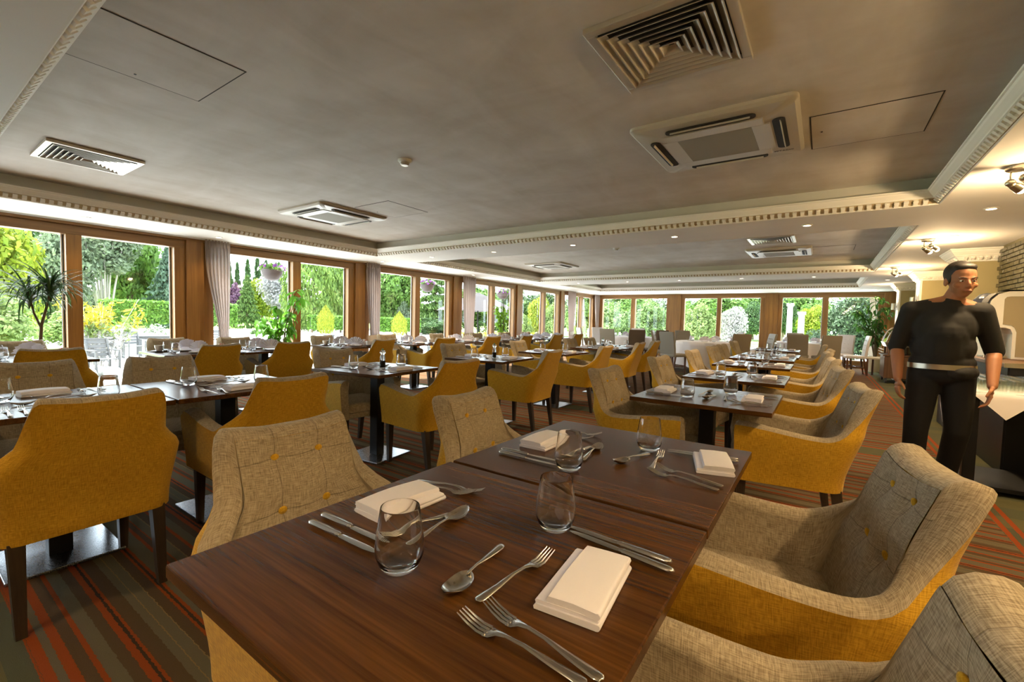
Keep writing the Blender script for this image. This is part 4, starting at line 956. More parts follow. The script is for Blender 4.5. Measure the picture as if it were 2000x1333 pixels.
# ------------------------------------------------------------------ buffet on the right
t_ = thing('bar_counter', 'dark wood drinks counter along the right wall behind the waiter', 'counter', (0, 0, 0))
put('worktop', MB().box((1.52, 6.68, .925), (.53, 2.60, .035), .006).mesh('worktop', 'brownwood'), t_)
put('front_panel', MB().box((1.30, 6.68, .455), (.03, 2.54, .90)).mesh('front_panel', 'blackmetal'), t_)
put('end_panel', MB().box((1.54, 5.42, .455), (.48, .03, .90)).mesh('end_panel', 'blackmetal'), t_)
put('end_panel', MB().box((1.54, 7.94, .455), (.48, .03, .90)).mesh('end_panel', 'blackmetal'), t_)
put('edge_strip', MB().box((1.52, 5.376, .925), (.53, .008, .038)).mesh('edge_strip', 'nickel'), t_)
M['beigepanel'] = mat('beige_panel', (.36, .29, .17), .35); M['whiteplastic'] = mat('white_machine_shell', (.82, .79, .72), .3); M['smoke'] = mat('smoked_hopper', (.03, .035, .05), .12); M['machine'] = mat('dark_machine', (.06, .05, .035), .4); M['redpl'] = mat('red_plastic', (.5, .04, .02), .4)
# drinks machine: side view of a white C-shaped shell with a beige inset and a nozzle over the cup stand
t_ = thing('drinks_machine', 'white drinks dispenser with rounded shell and beige side panel on the counter', 'drinks machine', (1.30, 6.28, .943))
ou = [(.02, 0), (.02, .42), (.025, .50), (.045, .57), (.09, .625), (.16, .65), (.48, .65), (.48, 0), (.20, 0), (.20, .19), (.185, .235), (.14, .26), (.065, .26), (.065, 0)]
put('shell', MB().prism(ou[:8]+[(.20, 0), (.20, .24), (.185, .285), (.15, .30), (.02+.005, .30)], 'y', -.02, .30).mesh('shell', 'whiteplastic'), t_)
put('side_panel', MB().prism([(.13, .33), (.13, .575), (.145, .595), (.17, .60), (.47, .60), (.47, .02), (.225, .02), (.225, .255), (.21, .30), (.185, .325)], 'y', -.027, -.018).mesh('side_panel', 'beigepanel'), t_)
put('top_cover', MB().grid([[(x-.012*(1 if k == 0 else 0), y, z+.014) for x, z in ou[1:7]] for k, y in ((0, -.01), (1, .29))]).mesh('top_cover', 'black', 60), t_)
put('nozzle', MB().box((.075, .12, .27), (.14, .14, .07), .02).box((.06, .12, .225), (.06, .06, .05), .01).mesh('nozzle', 'whiteplastic', 40), t_)
put('drip_tray', MB().box((.10, .12, .012), (.17, .2, .022), .004).mesh('drip_tray', 'nickel'), t_)
put('tumbler', MB().lathe([(.0005, 0), (.026, 0), (.034, .11), (.0325, .11), (.025, .006), (.0005, .006)], 20).mesh('tumbler', 'glass', 70), None, (1.40, 6.40, .967), label='glass standing under the dispenser nozzle', cat='glass')
t_ = thing('coffee_grinder', 'dark machine with a glossy domed hopper behind the white dispenser', 'coffee machine', (1.36, 6.98, .943))
put('body', MB().box((.10, 0, .22), (.24, .30, .44), .02).mesh('body', 'machine', 40), t_)
put('hopper', MB().lathe([(.11, .44), (.125, .50), (.11, .60), (.06, .66), (.003, .68)], 24, (.10, 0, 0), cap1=True).mesh('hopper', 'smoke', 60), t_)
put('spout', MB().box((-.04, 0, .30), (.07, .06, .05), .01).mesh('spout', 'nickel'), t_)
put('switch', MB().box((-.035, .10, .46), (.02, .03, .10), .006).mesh('switch', 'redpl'), t_)
# glass table
t_ = thing('glass_table', 'square black pedestal table beside the waiter carrying rows of glasses', 'table', (1.24, 4.985, 0))
put('tabletop', MB().box((0, 0, .745), (.75, .75, .03), .003).mesh('tabletop', 'walnut'), t_)
for sx, sy in ((-1, -1), (1, -1), (-1, 1), (1, 1)):
    put('leg', MB().box((sx*.30, sy*.32, .365), (.07, .07, .73), .004).mesh('leg', 'blackmetal'), t_)
put('cross_shelf', MB().box((0, 0, .05), (.62, .64, .03)).mesh('cross_shelf', 'blackmetal'), t_)
cl = MB(); q_ = .55
cr_ = [(-.14-q_, -.02), (-.14, -.02-q_), (q_-.14, -.02), (-.14, q_-.02)]
N_ = 24; rows = []
for i in range(N_+1):
    r_ = []
    for j in range(N_+1):
        u, v = i/N_, j/N_; x = lerp(lerp(cr_[0][0], cr_[1][0], u), lerp(cr_[3][0], cr_[2][0], u), v); y = lerp(lerp(cr_[0][1], cr_[1][1], u), lerp(cr_[3][1], cr_[2][1], u), v)
        ex, ey = max(0, abs(x)-.378), max(0, abs(y)-.378); e = max(ex, ey); z = .7625-e*.98
        x = math.copysign(min(abs(x), .381+.02*min(1, e*6)), x); y = math.copysign(min(abs(y), .381+.02*min(1, e*6)), y)
        r_.append((x, y, z+.002*math.sin(9*u+4*v)))
    rows.append(r_)
put('tablecloth', cl.grid(rows).mesh('cloth', 'cloth', 60), None, (1.24, 4.985, 0), label='white cloth laid cornerwise on the black glass table', cat='tablecloth')
up_ = MB().lathe([(.034, 0), (.036, .008), (.031, .085), (.0005, .088), (.0005, .083), (.028, .08), (.0335, .006)], 12).mesh('tumbler', 'thinglass', 70)
for i in range(9):
    for j in range(9):
        x, y = 1.24-.32+.08*i, 4.985-.32+.08*j
        if abs(x-1.10)+abs(y-4.965) > .50: continue
        put('upturned_tumbler', up_, None, (x, y, .768), 0, label=f'clear upturned tumbler by the waiter, {ORD[i]} column, {ORD[j]} row of the glasses', cat='glass', group='upturned tumblers beside the waiter')
# food trolley
t_ = thing('serving_trolley', 'brown wheeled buffet trolley with a curved glass hood, far right beyond the waiter', 'trolley', (1.42, 13.15, 0))
put('cabinet', MB().box((0, 0, .35), (.54, .85, .48), .012).mesh('cabinet', 'brownwood'), t_)
put('worktop', MB().box((0, 0, .61), (.60, .92, .03), .006).mesh('worktop', 'brownwood'), t_)
wh = MB().cyl((0, 0, 0), .055, .03, 18).mesh('wheel', 'rubber', 40)
for sx in (-1, 1):
    for sy in (-1, 1): put('wheel', wh, t_, (sx*.22, sy*.36, .057), (0, PI/2, 0))
for z in (.68, .74): put('rail', MB().box((-.30, 0, z), (.02, .9, .018)).mesh('rail', 'pot'), t_)
put('tray', MB().grid([rrect(.24, .42, .04, .80), rrect(.28, .46, .05, .90), rrect(.26, .44, .05, .90), rrect(.22, .40, .04, .82)], closeu=True, cap1=True).mesh('tray', 'nickel', 40), t_)
put('posts', MB().box((.2, .38, .72), (.03, .03, .2)).box((.2, -.38, .72), (.03, .03, .2)).box((-.2, .38, .72), (.03, .03, .2)).box((-.2, -.38, .72), (.03, .03, .2)).mesh('posts', 'brownwood'), t_)
hp = [(-.25, .90), (-.22, 1.02), (-.17, 1.14), (-.10, 1.21), (0, 1.235), (.24, 1.235)]
put('glass_hood', MB().grid([[(x, y, z) for x, z in hp] for y in (-.42, .42)]).mesh('glass_hood', 'pane', 60), t_)
rl = MB()
for y in (-.42, .42): rl.tube([(x, y, z) for x, z in hp], .012, 8)
put('hood_frame', rl.mesh('hood_frame', 'nickel', 60), t_)
t_ = thing('side_chair', 'brown wooden chair partly hidden behind the trolley at the far right', 'chair', (1.20, 14.35, 0), 1.2)
put('seat', MB().box((0, 0, .45), (.42, .42, .05), .02).mesh('seat', 'pot', 40), t_)
for sx in (-1, 1):
    for sy in (-1, 1): put('leg', MB().box((sx*.18, sy*.18, .215), (.035, .035, .43)).mesh('leg', 'chairleg'), t_)
put('backrest', MB().box((0, -.2, .68), (.40, .03, .42), .01).mesh('backrest', 'chairleg'), t_)
# ------------------------------------------------------------------ garden
G = -.5
M['paving'] = plaster('pale_paving', (.62, .615, .60), .06, 1.5); M['lawnm'] = plaster('lawn', (.30, .42, .10), .2, 1.2, .95)
M['gravel'] = plaster('pale_gravel_drive', (.62, .60, .56), .08, 3)
put('ground', MB().box((-20, 20, G-.3), (260, 260, .2)).mesh('ground', 'lawnm'), kind='structure', label='green garden lawn around the building')
put('patio', MB().box((-16.5, 10, G-.1), (17.8, 60, .2)).box((-3, 22, G-.1), (10, 10.4, .2)).mesh('patio', 'paving'), kind='structure', label='pale paved terrace outside the left windows')
put('drive', MB().box((-40, 22, G-.16), (22, 34, .2)).box((-4, 34, G-.16), (30, 12, .2)).mesh('drive', 'gravel'), kind='structure', label='pale sunlit gravel beyond the terrace')
put('lawn_strip', MB().box((-27, -3, G-.085), (16, 14, .2)).mesh('lawn_strip', 'lawnm'), kind='structure', label='strip of bright lawn at the far left')
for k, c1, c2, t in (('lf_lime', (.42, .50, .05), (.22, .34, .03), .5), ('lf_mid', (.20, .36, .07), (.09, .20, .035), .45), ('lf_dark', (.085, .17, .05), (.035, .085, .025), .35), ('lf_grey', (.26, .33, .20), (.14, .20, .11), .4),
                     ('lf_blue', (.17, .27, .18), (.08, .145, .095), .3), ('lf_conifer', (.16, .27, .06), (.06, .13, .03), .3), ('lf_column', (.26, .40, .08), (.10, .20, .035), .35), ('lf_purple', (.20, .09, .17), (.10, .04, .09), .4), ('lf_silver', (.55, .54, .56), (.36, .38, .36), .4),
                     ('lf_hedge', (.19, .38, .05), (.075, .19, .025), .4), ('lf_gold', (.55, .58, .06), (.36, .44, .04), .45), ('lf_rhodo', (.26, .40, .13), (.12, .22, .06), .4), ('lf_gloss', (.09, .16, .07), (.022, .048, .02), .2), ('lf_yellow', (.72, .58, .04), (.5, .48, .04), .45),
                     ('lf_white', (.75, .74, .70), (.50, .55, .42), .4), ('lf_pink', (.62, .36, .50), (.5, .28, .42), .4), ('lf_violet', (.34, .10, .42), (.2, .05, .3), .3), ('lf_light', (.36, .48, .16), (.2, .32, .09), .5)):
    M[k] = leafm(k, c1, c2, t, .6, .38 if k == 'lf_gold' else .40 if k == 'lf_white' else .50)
def cards(name, pts, nrm, size, m_, seed, asp=.6, jit=.7):
    r = np.random.RandomState(seed); n = len(pts); d = nrm+r.normal(0, jit, (n, 3)); d /= np.linalg.norm(d, axis=1)[:, None]+1e-9
    a = np.cross(d, r.normal(0, 1, (n, 3))); a /= np.linalg.norm(a, axis=1)[:, None]+1e-9; b = np.cross(d, a)
    s = (size*1.4*r.uniform(.6, 1.25, n))[:, None]; a = a*s*.5; b = b*s*.5*asp
    v = np.stack([pts-a, pts+b*.9-a*.1, pts+a, pts-b*.9-a*.1], 1).reshape(-1, 3)
    me = bpy.data.meshes.new(name); f = np.arange(4*n).reshape(-1, 4)
    me.from_pydata(v.tolist(), [], f.tolist()); me.materials.append(M[m_]); return me
def blob(n, seed, K=26, cr=.36, sq=1., base=.0):
    """points on billowing clumps filling a unit crown (radius 1, centre 0)"""
    r = np.random.RandomState(seed); u = r.normal(0, 1, (K, 3)); u /= np.linalg.norm(u, axis=1)[:, None]; c = u*r.uniform(.35, .80, (K, 1))
    k = r.randint(0, K, n); w = r.normal(0, 1, (n, 3)); w /= np.linalg.norm(w, axis=1)[:, None]; rad = cr*r.uniform(.55, 1., (n, 1))**.6*r.uniform(.8, 1.15, (K, 1))[k]
    p = c[k]+w*rad; return p, w+p*.4+np.array([0, 0, .35])
def conifer(n, seed, tiers=13, droop=.25, top=.02, ragged=.25):
    r = np.random.RandomState(seed); t = r.uniform(0, 1, n)**.75; tier = np.floor(t*tiers)/tiers; fr = t*tiers-np.floor(t*tiers)
    nb = 9; bi = r.randint(0, nb, n); ang = bi*2*PI/nb+tier*37.+r.normal(0, .13, n); rr = r.uniform(0.05, 1, n)**.6
    ph = np.random.RandomState(seed+1).uniform(1-ragged, 1, (tiers+1, nb))[np.minimum((tier*tiers).astype(int), tiers), bi]
    R = (1-tier)*(1-top)*ph+top; rad = rr*R*(1-.35*fr); z = tier+fr*.5/tiers-droop*rr*R*.35+r.normal(0, .008, n)
    p = np.stack([rad*np.cos(ang), rad*np.sin(ang), z], 1); nr = np.stack([np.cos(ang)*.4, np.sin(ang)*.4, np.ones(n)], 1); return p, nr
def column_pts(n, seed, pw=.55):
    r = np.random.RandomState(seed); z = r.uniform(0, 1, n); a = r.uniform(0, 2*PI, n); R = np.minimum(1, (1-z)*2.6)**pw*np.minimum(1, .55+z*3)*(1+.10*np.sin(9*a+17*z)+.07*np.sin(23*z+5*a)); R = R*r.uniform(.86, 1.02, n)
    return np.stack([R*np.cos(a), R*np.sin(a), z], 1), np.stack([np.cos(a), np.sin(a), .5+0*a], 1)
CROWN = {}
def crown(kind):
    if kind in CROWN: return CROWN[kind]
    sd = len(CROWN)*13+5; b = kind
    def bl(n, size, m_, K=26, cr=.36): p, q = blob(n, sd, K, cr); return cards('crown', p, q, size, m_, sd)
    me = {'broad_lime': lambda: bl(7000, .11, 'lf_lime', 34, .34), 'broad_grey': lambda: bl(6000, .085, 'lf_grey', 30, .34), 'broad_mid': lambda: bl(8000, .085, 'lf_mid', 40, .30), 'broad_dark': lambda: bl(7000, .09, 'lf_dark', 34, .33),
          'shrub': lambda: bl(6000, .085, 'lf_light', 40, .30), 'shrub_white': lambda: bl(4500, .10, 'lf_white', 30, .34), 'rhododendron': lambda: bl(7000, .085, 'lf_rhodo', 44, .30), 'bigshrub': lambda: bl(9000, .075, 'lf_gloss', 50, .27), 'purple': lambda: bl(3500, .12, 'lf_purple', 22, .36),
          'silver': lambda: bl(5000, .075, 'lf_silver', 30, .32), 'silver_small': lambda: bl(3000, .11, 'lf_grey', 20, .36), 'hedge_bush': lambda: bl(6000, .075, 'lf_dark', 40, .30), 'multi_stem': lambda: bl(5000, .085, 'lf_grey', 30, .30),
          'conifer_dark': lambda: cards('crown', *conifer(7000, sd), .075, 'lf_dark', sd, .4), 'conifer_blue': lambda: cards('crown', *conifer(8000, sd, 14, .3), .07, 'lf_blue', sd, .4), 'spruce': lambda: cards('crown', *conifer(8000, sd, 12, .15), .075, 'lf_conifer', sd, .4),
          'pine_far': lambda: cards('crown', *conifer(1800, sd, 11, .2, .05, .5), .11, 'lf_dark', sd, .5), 'cedar': lambda: cards('crown', *conifer(9000, sd, 8, .25, .15, .35), .07, 'lf_conifer', sd, .5),
          'column': lambda: cards('crown', *column_pts(11000, sd), .06, 'lf_column', sd)}[b]()
    CROWN[kind] = me; return me
trunk_m = MB().lathe([(1, 0), (.75, .15), (.62, .6), (.4, 1)], 9, cap0=True).mesh('trunk', 'bark', 60)
TREES = [
('shrub', -20.5, 2.0, 2.3, 1.3, 'light green shrub low at the far left edge of the first window'),
('shrub', -24.0, 4.4, 1.7, 1.2, 'light green shrub on the lawn behind the dracaena'),
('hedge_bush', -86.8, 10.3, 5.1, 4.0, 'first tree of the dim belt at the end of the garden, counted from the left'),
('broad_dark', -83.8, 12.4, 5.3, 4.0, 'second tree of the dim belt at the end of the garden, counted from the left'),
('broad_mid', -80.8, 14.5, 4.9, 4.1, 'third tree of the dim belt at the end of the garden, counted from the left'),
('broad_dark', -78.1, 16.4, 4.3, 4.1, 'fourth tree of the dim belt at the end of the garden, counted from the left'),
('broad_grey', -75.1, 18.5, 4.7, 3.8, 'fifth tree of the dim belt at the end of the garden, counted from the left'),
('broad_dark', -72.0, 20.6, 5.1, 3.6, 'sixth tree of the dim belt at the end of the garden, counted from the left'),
('broad_mid', -69.0, 22.7, 5.4, 4.0, 'seventh tree of the dim belt at the end of the garden, counted from the left'),
('broad_mid', -55.9, 31.8, 5.1, 3.3, 'eighth tree of the dim belt at the end of the garden, counted from the left'),
('broad_grey', -52.9, 33.9, 3.9, 3.2, 'ninth tree of the dim belt at the end of the garden, counted from the left'),
('broad_dark', -49.6, 36.2, 4.0, 3.4, 'tenth tree of the dim belt at the end of the garden, counted from the left'),
('broad_mid', -47.1, 37.9, 5.3, 3.5, 'eleventh tree of the dim belt at the end of the garden, counted from the left'),
('broad_mid', -44.1, 40.0, 4.7, 3.9, 'twelfth tree of the dim belt at the end of the garden, counted from the left'),
('broad_mid', -40.8, 42.3, 4.0, 4.2, 'thirteenth tree of the dim belt at the end of the garden, counted from the left'),
('broad_mid', -33.9, 39.8, 5.5, 4.1, 'fourteenth tree of the dim belt at the end of the garden, counted from the left'),
('hedge_bush', -31.5, 41.5, 3.6, 3.6, 'fifteenth tree of the dim belt at the end of the garden, counted from the left'),
('broad_mid', -29.0, 43.2, 4.1, 3.5, 'sixteenth tree of the dim belt at the end of the garden, counted from the left'),
('broad_dark', -26.6, 44.9, 4.8, 3.9, 'seventeenth tree of the dim belt at the end of the garden, counted from the left'),
('broad_dark', -23.9, 46.8, 4.2, 4.0, 'eighteenth tree of the dim belt at the end of the garden, counted from the left'),
('broad_grey', -21.2, 48.7, 5.0, 3.4, 'nineteenth tree of the dim belt at the end of the garden, counted from the left'),
('broad_grey', -17.5, 51.2, 5.0, 3.3, 'twentieth tree of the dim belt at the end of the garden, counted from the left'),
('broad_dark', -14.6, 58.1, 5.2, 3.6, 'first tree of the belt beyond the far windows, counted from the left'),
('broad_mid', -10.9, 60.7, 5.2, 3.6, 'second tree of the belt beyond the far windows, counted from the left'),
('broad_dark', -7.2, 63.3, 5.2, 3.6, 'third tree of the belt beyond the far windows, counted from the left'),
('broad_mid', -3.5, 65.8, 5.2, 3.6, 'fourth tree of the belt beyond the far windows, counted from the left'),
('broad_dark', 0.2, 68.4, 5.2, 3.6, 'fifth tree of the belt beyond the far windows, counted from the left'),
('broad_mid', 4.4, 71.4, 5.2, 3.6, 'sixth tree of the belt beyond the far windows, counted from the left'),
('broad_lime', -30.61, 3.11, 6.27, 1.9, 'bright yellow-green tree at the far left edge of the garden'),
('conifer_dark', -62.78, 10.01, 11.88, 3.34, 'dark conifer behind the yellow-green tree at far left'),
('broad_grey', -55.94, 9.89, 9.62, 2.78, 'grey-green tree left of the first window mullion'),
('broad_dark', -87.59, 12.27, 15.52, 6.07, 'dark tree behind the far left yellow-green tree'),
('multi_stem', -58.21, 13.19, 11.26, 3.62, 'multi-stemmed tree, pale stems partly standing for reflected streaks, behind the goldenrod'),
('broad_mid', -66.34, 17.29, 13.97, 4.27, 'loose green tree behind the clipped hedge'),
('conifer_blue', -60.25, 19.08, 9.12, 3.48, 'blue-green cedar right of the multi-stemmed tree'),
('conifer_blue', -55.08, 17.8, 5.53, 1.8, 'small blue spruce just over the hedge'),
('conifer_dark', -72.08, 20.62, 12.77, 4.03, 'dark spruce between the cedar and the loose green tree'),
('broad_mid', -73.54, 24.48, 10.8, 1.57, 'small round-topped tree on the skyline left of the first curtain'),
('pine_far', -92.95, 39.03, 11.96, 1.29, 'slim pine on the skyline, leftmost of the skyline pines'),
('pine_far', -92.75, 40.39, 11.43, 1.2, 'slim pine on the skyline, second of the skyline pines'),
('pine_far', -90.06, 41.03, 11.95, 1.4, 'slim pine on the skyline, third of the skyline pines'),
('pine_far', -91.66, 43.58, 12.66, 1.67, 'slim pine on the skyline, fourth of the skyline pines'),
('pine_far', -88.2, 43.55, 11.96, 1.52, 'slim pine on the skyline, fifth of the skyline pines'),
('pine_far', -88.18, 46.01, 11.85, 1.67, 'slim pine on the skyline behind the silver tree'),
('purple', -56.52, 24.11, 5.43, 1.45, 'purple-leaved shrub beside the green spruce'),
('spruce', -53.03, 24.11, 5.9, 1.96, 'broad green spruce standing on the pale lawn'),
('broad_lime', -64.06, 31.07, 6.81, 1.96, 'pale lime tree between the spruce and the silver tree'),
('silver', -53.95, 28.34, 7.44, 3.3, 'silver-white flowering tree behind the pot plant'),
('broad_lime', -58.59, 32.43, 6.74, 0.83, 'lime shrub at the foot of the silver tree'),
('column', -43.18, 26.07, 8.79, 2.44, 'huge clipped dense conifer beyond the second window'),
('broad_mid', -49.61, 33.8, 9.77, 3.19, 'tall broadleaf tree right of the clipped conifer'),
('broad_dark', -53.05, 38.72, 9.98, 3.53, 'shady tree between the two middle windows'),
('broad_mid', -41.31, 34.69, 8.74, 3.62, 'big bright broadleaf tree behind the second golden conifer'),
('silver_small', -38.63, 34.11, 3.34, 0.95, 'grey shrub under the big broadleaf tree'),
('cedar', -35.71, 36.15, 7.44, 3.32, 'layered cedar with pale green tips under the hanging basket'),
('hedge_bush', -32.85, 33.26, 1.6, 3.2, 'low dark shrubbery at the foot of the cedar'),
('broad_mid', -34.23, 42.05, 6.17, 2.73, 'light tree behind the grey parasol at left'),
('broad_grey', -32.06, 46.0, 6.11, 2.48, 'tree behind the grey parasol at right'),
('broad_dark', -37.25, 49.7, 6.18, 3.92, 'dark tree far behind the grey parasol'),
('broad_lime', -17.8, 29.09, 3.65, 0.99, 'yellow-green small tree right of the parasol'),
('shrub', -16.55, 25.07, 2.13, 0.76, 'round light green shrub under the parasol'),
('shrub', -14.97, 26.18, 2.93, 0.99, 'round light green shrub beyond the fifth window bay'),
('broad_dark', -25.09, 43.53, 5.46, 2.84, 'dark tree behind the round shrubs'),
('shrub', -12.65, 25.35, 2.76, 0.81, 'round light green shrub beyond the sixth window bay'),
('broad_mid', -20.47, 41.86, 5.24, 2.33, 'broadleaf tree behind the corner curtains'),
('rhododendron', -10.36, 25.72, 2.96, 1.26, 'flowering rhododendron, leftmost in the far windows'),
('rhododendron', -8.53, 27.0, 3.17, 1.4, 'flowering rhododendron right of the first in the far windows'),
('broad_mid', -15.85, 42.64, 5.19, 3.06, 'tree rising behind the rhododendrons'),
('shrub', -6.61, 30.77, 3.12, 1.39, 'broad green bush in the middle far window'),
('shrub_white', -4.83, 32.0, 2.84, 0.92, 'white-flowering bush in the middle far window'),
('broad_mid', -9.4, 49.56, 5.46, 3.49, 'tree behind the bushes of the middle far window'),
('broad_dark', -5.46, 44.98, 3.99, 1.52, 'dark green bush left of the right-hand oak pillar'),
('broad_mid', -6.7, 58.75, 5.89, 2.63, 'broadleaf tree behind the dark green bush'),
('broad_lime', -0.59, 45.93, 3.71, 1.35, 'lime-leaved bush behind the white columns'),
('broad_dark', -3.18, 51.44, 5.06, 1.11, 'ivy-clad tree by the white columns'),
('broad_mid', -2.28, 61.82, 6.31, 3.62, 'tree overhanging the white columns'),
('bigshrub', 1.33, 28.97, 3.6, 1.6, 'large dark glossy shrub close outside the right far window'),
('bigshrub', -0.14, 27.34, 1.66, 0.85, 'low glossy shrub left of the large dark shrub'),
('broad_mid', 3.53, 51.23, 5.41, 3.03, 'tree behind the large dark shrub'),
]
BLOBS = ('broad_lime', 'broad_grey', 'broad_mid', 'broad_dark', 'shrub', 'shrub_white', 'rhododendron', 'bigshrub', 'purple', 'silver', 'silver_small', 'hedge_bush', 'multi_stem')
LOW = ('shrub', 'shrub_white', 'rhododendron', 'bigshrub', 'purple', 'silver_small', 'hedge_bush')
for i, (k, x, y, h, w, lab) in enumerate(TREES):
    nm = 'shrub' if k in LOW else 'conifer' if k in ('conifer_dark', 'conifer_blue', 'spruce', 'pine_far', 'cedar', 'column') else 'tree'
    t_ = thing(nm, lab, 'shrub' if nm == 'shrub' else 'tree', (x, y, G), i*1.7)
    if k in BLOBS:
        z0 = -.02*h if k in LOW else h*.08 if k != 'multi_stem' else h*.42
        rz_ = (h-z0)/2; put('crown', crown(k), t_, (0, 0, z0+rz_), scale=(w, w, rz_*1.02), kind='stuff')
        if k == 'multi_stem':
            b = MB(); rm = random.Random(4)
            for q in range(11):
                a = rm.uniform(0, 6.28); d = rm.uniform(.4, 1.) * w*.75
                b.tube([(.25*math.cos(a), .25*math.sin(a), 0), (d*.5*math.cos(a), d*.5*math.sin(a), h*.35), (d*math.cos(a), d*math.sin(a), h*.8)], [.11, .085, .04], 6)
            put('stems', b.mesh('stems', 'palebark', 60), t_)  # pale stems also stand for streaks reflected in the window glass
        else: put('trunk', trunk_m, t_, scale=(.035*h, .035*h, z0+rz_*1.1))
    else:
        w *= 1.7 if k == 'pine_far' else 1.15
        put('crown', crown(k), t_, (0, 0, .02*h), scale=(w, w, h*.98), kind='stuff'); put('trunk', trunk_m, t_, scale=(.025*h, .025*h, h*.9))
# clipped hedges: leaf faces over an added dark box for the shaded inside, on short bare stems
def hedge(p0, p1, z0, z1, th, n, lab, size=.16, m_='lf_hedge', arch=True):
    p0, p1 = Vector((*p0, 0)), Vector((*p1, 0)); L = (p1-p0).length; r = np.random.RandomState(int(L*10)); d = (p1-p0)/L; nx = Vector((-d.y, d.x, 0))
    u = r.uniform(0, L, n); face_ = r.uniform(0, 1, n); s = np.where(face_ < .40, -th/2, np.where(face_ < .55, th/2, r.uniform(-th/2, th/2, n)))
    low = z0+(.22*(z1-z0)*np.abs(np.sin(u*PI/2.6)) if arch else 0*u)
    z = np.where(face_ < .55, low+(z1-low)*r.uniform(0, 1, n), z1-.03*r.uniform(0, 1, n))+r.normal(0, .03, n)
    s = s+r.normal(0, .04, n); e = r.uniform(0, 1, n) < .04; u = np.where(e, r.choice([0, L], n), u)
    pts = np.stack([p0.x+d.x*u+nx.x*s, p0.y+d.y*u+nx.y*s, z], 1); nr = np.stack([nx.x*np.sign(s), nx.y*np.sign(s), np.where(face_ < .55, .2, 1.5)], 1)
    t_ = thing('clipped_hedge', lab, 'hedge', (0, 0, 0))
    put('leaves', cards('leaves', pts, nr, size, m_, 3), t_, kind='stuff')
    c = MB(); c.X = Matrix.Translation((p0+p1)/2) @ Matrix.Rotation(math.atan2(d.y, d.x), 4, 'Z'); c.box((0, 0, (z0+z1)/2+.1*(z1-z0)), (L-.3, th-.3, (z1-z0)*.75))
    put('core', c.mesh('core', 'lf_dark'), t_)
    st_ = MB(); q = 0.
    while q <= L:
        c_ = p0+d*min(L-.2, q+.2); st_.tube([(c_.x, c_.y, G), (c_.x, c_.y, z0+.4)], .09, 6); q += 2.6
    put('stems', st_.mesh('stems', 'bark'), t_)
hedge((-42.8, 9.6), (-42.9, 18.2), -.15, 1.85, 1.6, 6500, 'long clipped green hedge seen through the second window', .24)
hedge((-39.0, 23.2), (-37.7, 27.6), -.2, 1.05, 1.4, 3800, 'clipped green hedge behind the first golden conifer', .2, arch=False)
hedge((-32.3, 25.4), (-30.9, 29.0), -.15, 1.0, 1.3, 3500, 'clipped green hedge behind the second golden conifer', .18, arch=False)
# golden dwarf conifers
gold = cards('foliage', *column_pts(2600, 77, .8), .10, 'lf_gold', 8, .35, .5)
for x, y, h, w, lab in ((-28.3, 18.0, 1.95, .52, 'golden flame-shaped dwarf conifer in the second window bay'), (-24.2, 21.0, 1.65, .50, 'golden flame-shaped dwarf conifer in the third window bay')):
    t_ = thing('golden_conifer', lab, 'shrub', (x, y, G+.35)); put('foliage', gold, t_, scale=(w, w, h), kind='stuff')
    put('tub', MB().lathe([(.30, -.35), (.36, .04), (.33, .04), (.01, .02)], 20, cap0=True).mesh('tub', 'white', 50), t_)
# white picket bedding edge and yellow flower bed
fl = np.random.RandomState(5); n = 2600
def bed(nm, lab, x0, x1, y0, y1, z0, z1, m1, m2, n=1800, size=.12):
    r = np.random.RandomState(n+int(abs(x0)*7)); pts = np.stack([r.uniform(x0, x1, n), r.uniform(y0, y1, n), r.uniform(z0, z1, n)], 1); up = np.tile([0, 0, 1.], (n, 1))
    t_ = thing(nm, lab, 'flower bed'); k = int(n*.6)
    put('leaves', cards('leaves', pts[:k], up[:k], size, m1, 2), t_, kind='stuff'); q = pts[k:].copy(); q[:, 2] = z1+r.uniform(-.12, .08, len(q)); put('flowers', cards('flowers', q, up[k:], size*.8, m2, 4), t_, kind='stuff')
bed('flower_bed', 'low yellow flowering bed beyond the parasol', -17.5, -15.0, 19., 26., G, .25, 'lf_light', 'lf_yellow', 2600, .15)
bed('flower_bed', 'leafy ground cover among rocks just outside the second window', -14.0, -12.9, 1.9, 2.6, G, -.1, 'lf_hedge', 'lf_mid', 1100, .13)
bed('flower_bed', 'tall white flowering perennials beside the second window pillar', -17.2, -16.6, 5.75, 6.3, G, 1.35, 'lf_light', 'lf_white', 900, .13)
# goldenrod clump
t_ = thing('goldenrod', 'tall goldenrod with arching yellow plumes outside the second window', 'plant', (-16.6, 3.55, G))
r = random.Random(8); st_ = MB(); P1, P2, P3 = [], [], []
for k in range(34):
    a = r.uniform(0, 6.28); d = r.uniform(.2, 1.05); h = r.uniform(1.35, 2.1)
    pts = [Vector((.35*d*math.cos(a), .35*d*math.sin(a), 0)), Vector((.6*d*math.cos(a), .6*d*math.sin(a), h*.6)), Vector((d*math.cos(a), d*math.sin(a), h))]
    st_.tube(pts, [.012, .01, .006], 5)
    for q in range(60):
        u = r.uniform(.15, 1); p = pts[0].lerp(pts[1], u*2) if u < .5 else pts[1].lerp(pts[2], u*2-1); p = p+Vector((r.gauss(0, .06), r.gauss(0, .06), r.gauss(0, .06)))
        (P3 if u > .74 else P1 if u > .5 else P2).append(p)
put('stalks', st_.mesh('stalks', 'palebark'), t_)
for nm, P_, m_ in (('leaves', P1, 'lf_light'), ('dry_leaves', P2, 'lf_silver'), ('plumes', P3, 'lf_yellow')):
    A_ = np.array([tuple(p) for p in P_]); put(nm, cards(nm, A_, np.tile([0, 0, 1.], (len(A_), 1)), .14, m_, 3, .35), t_, kind='stuff')
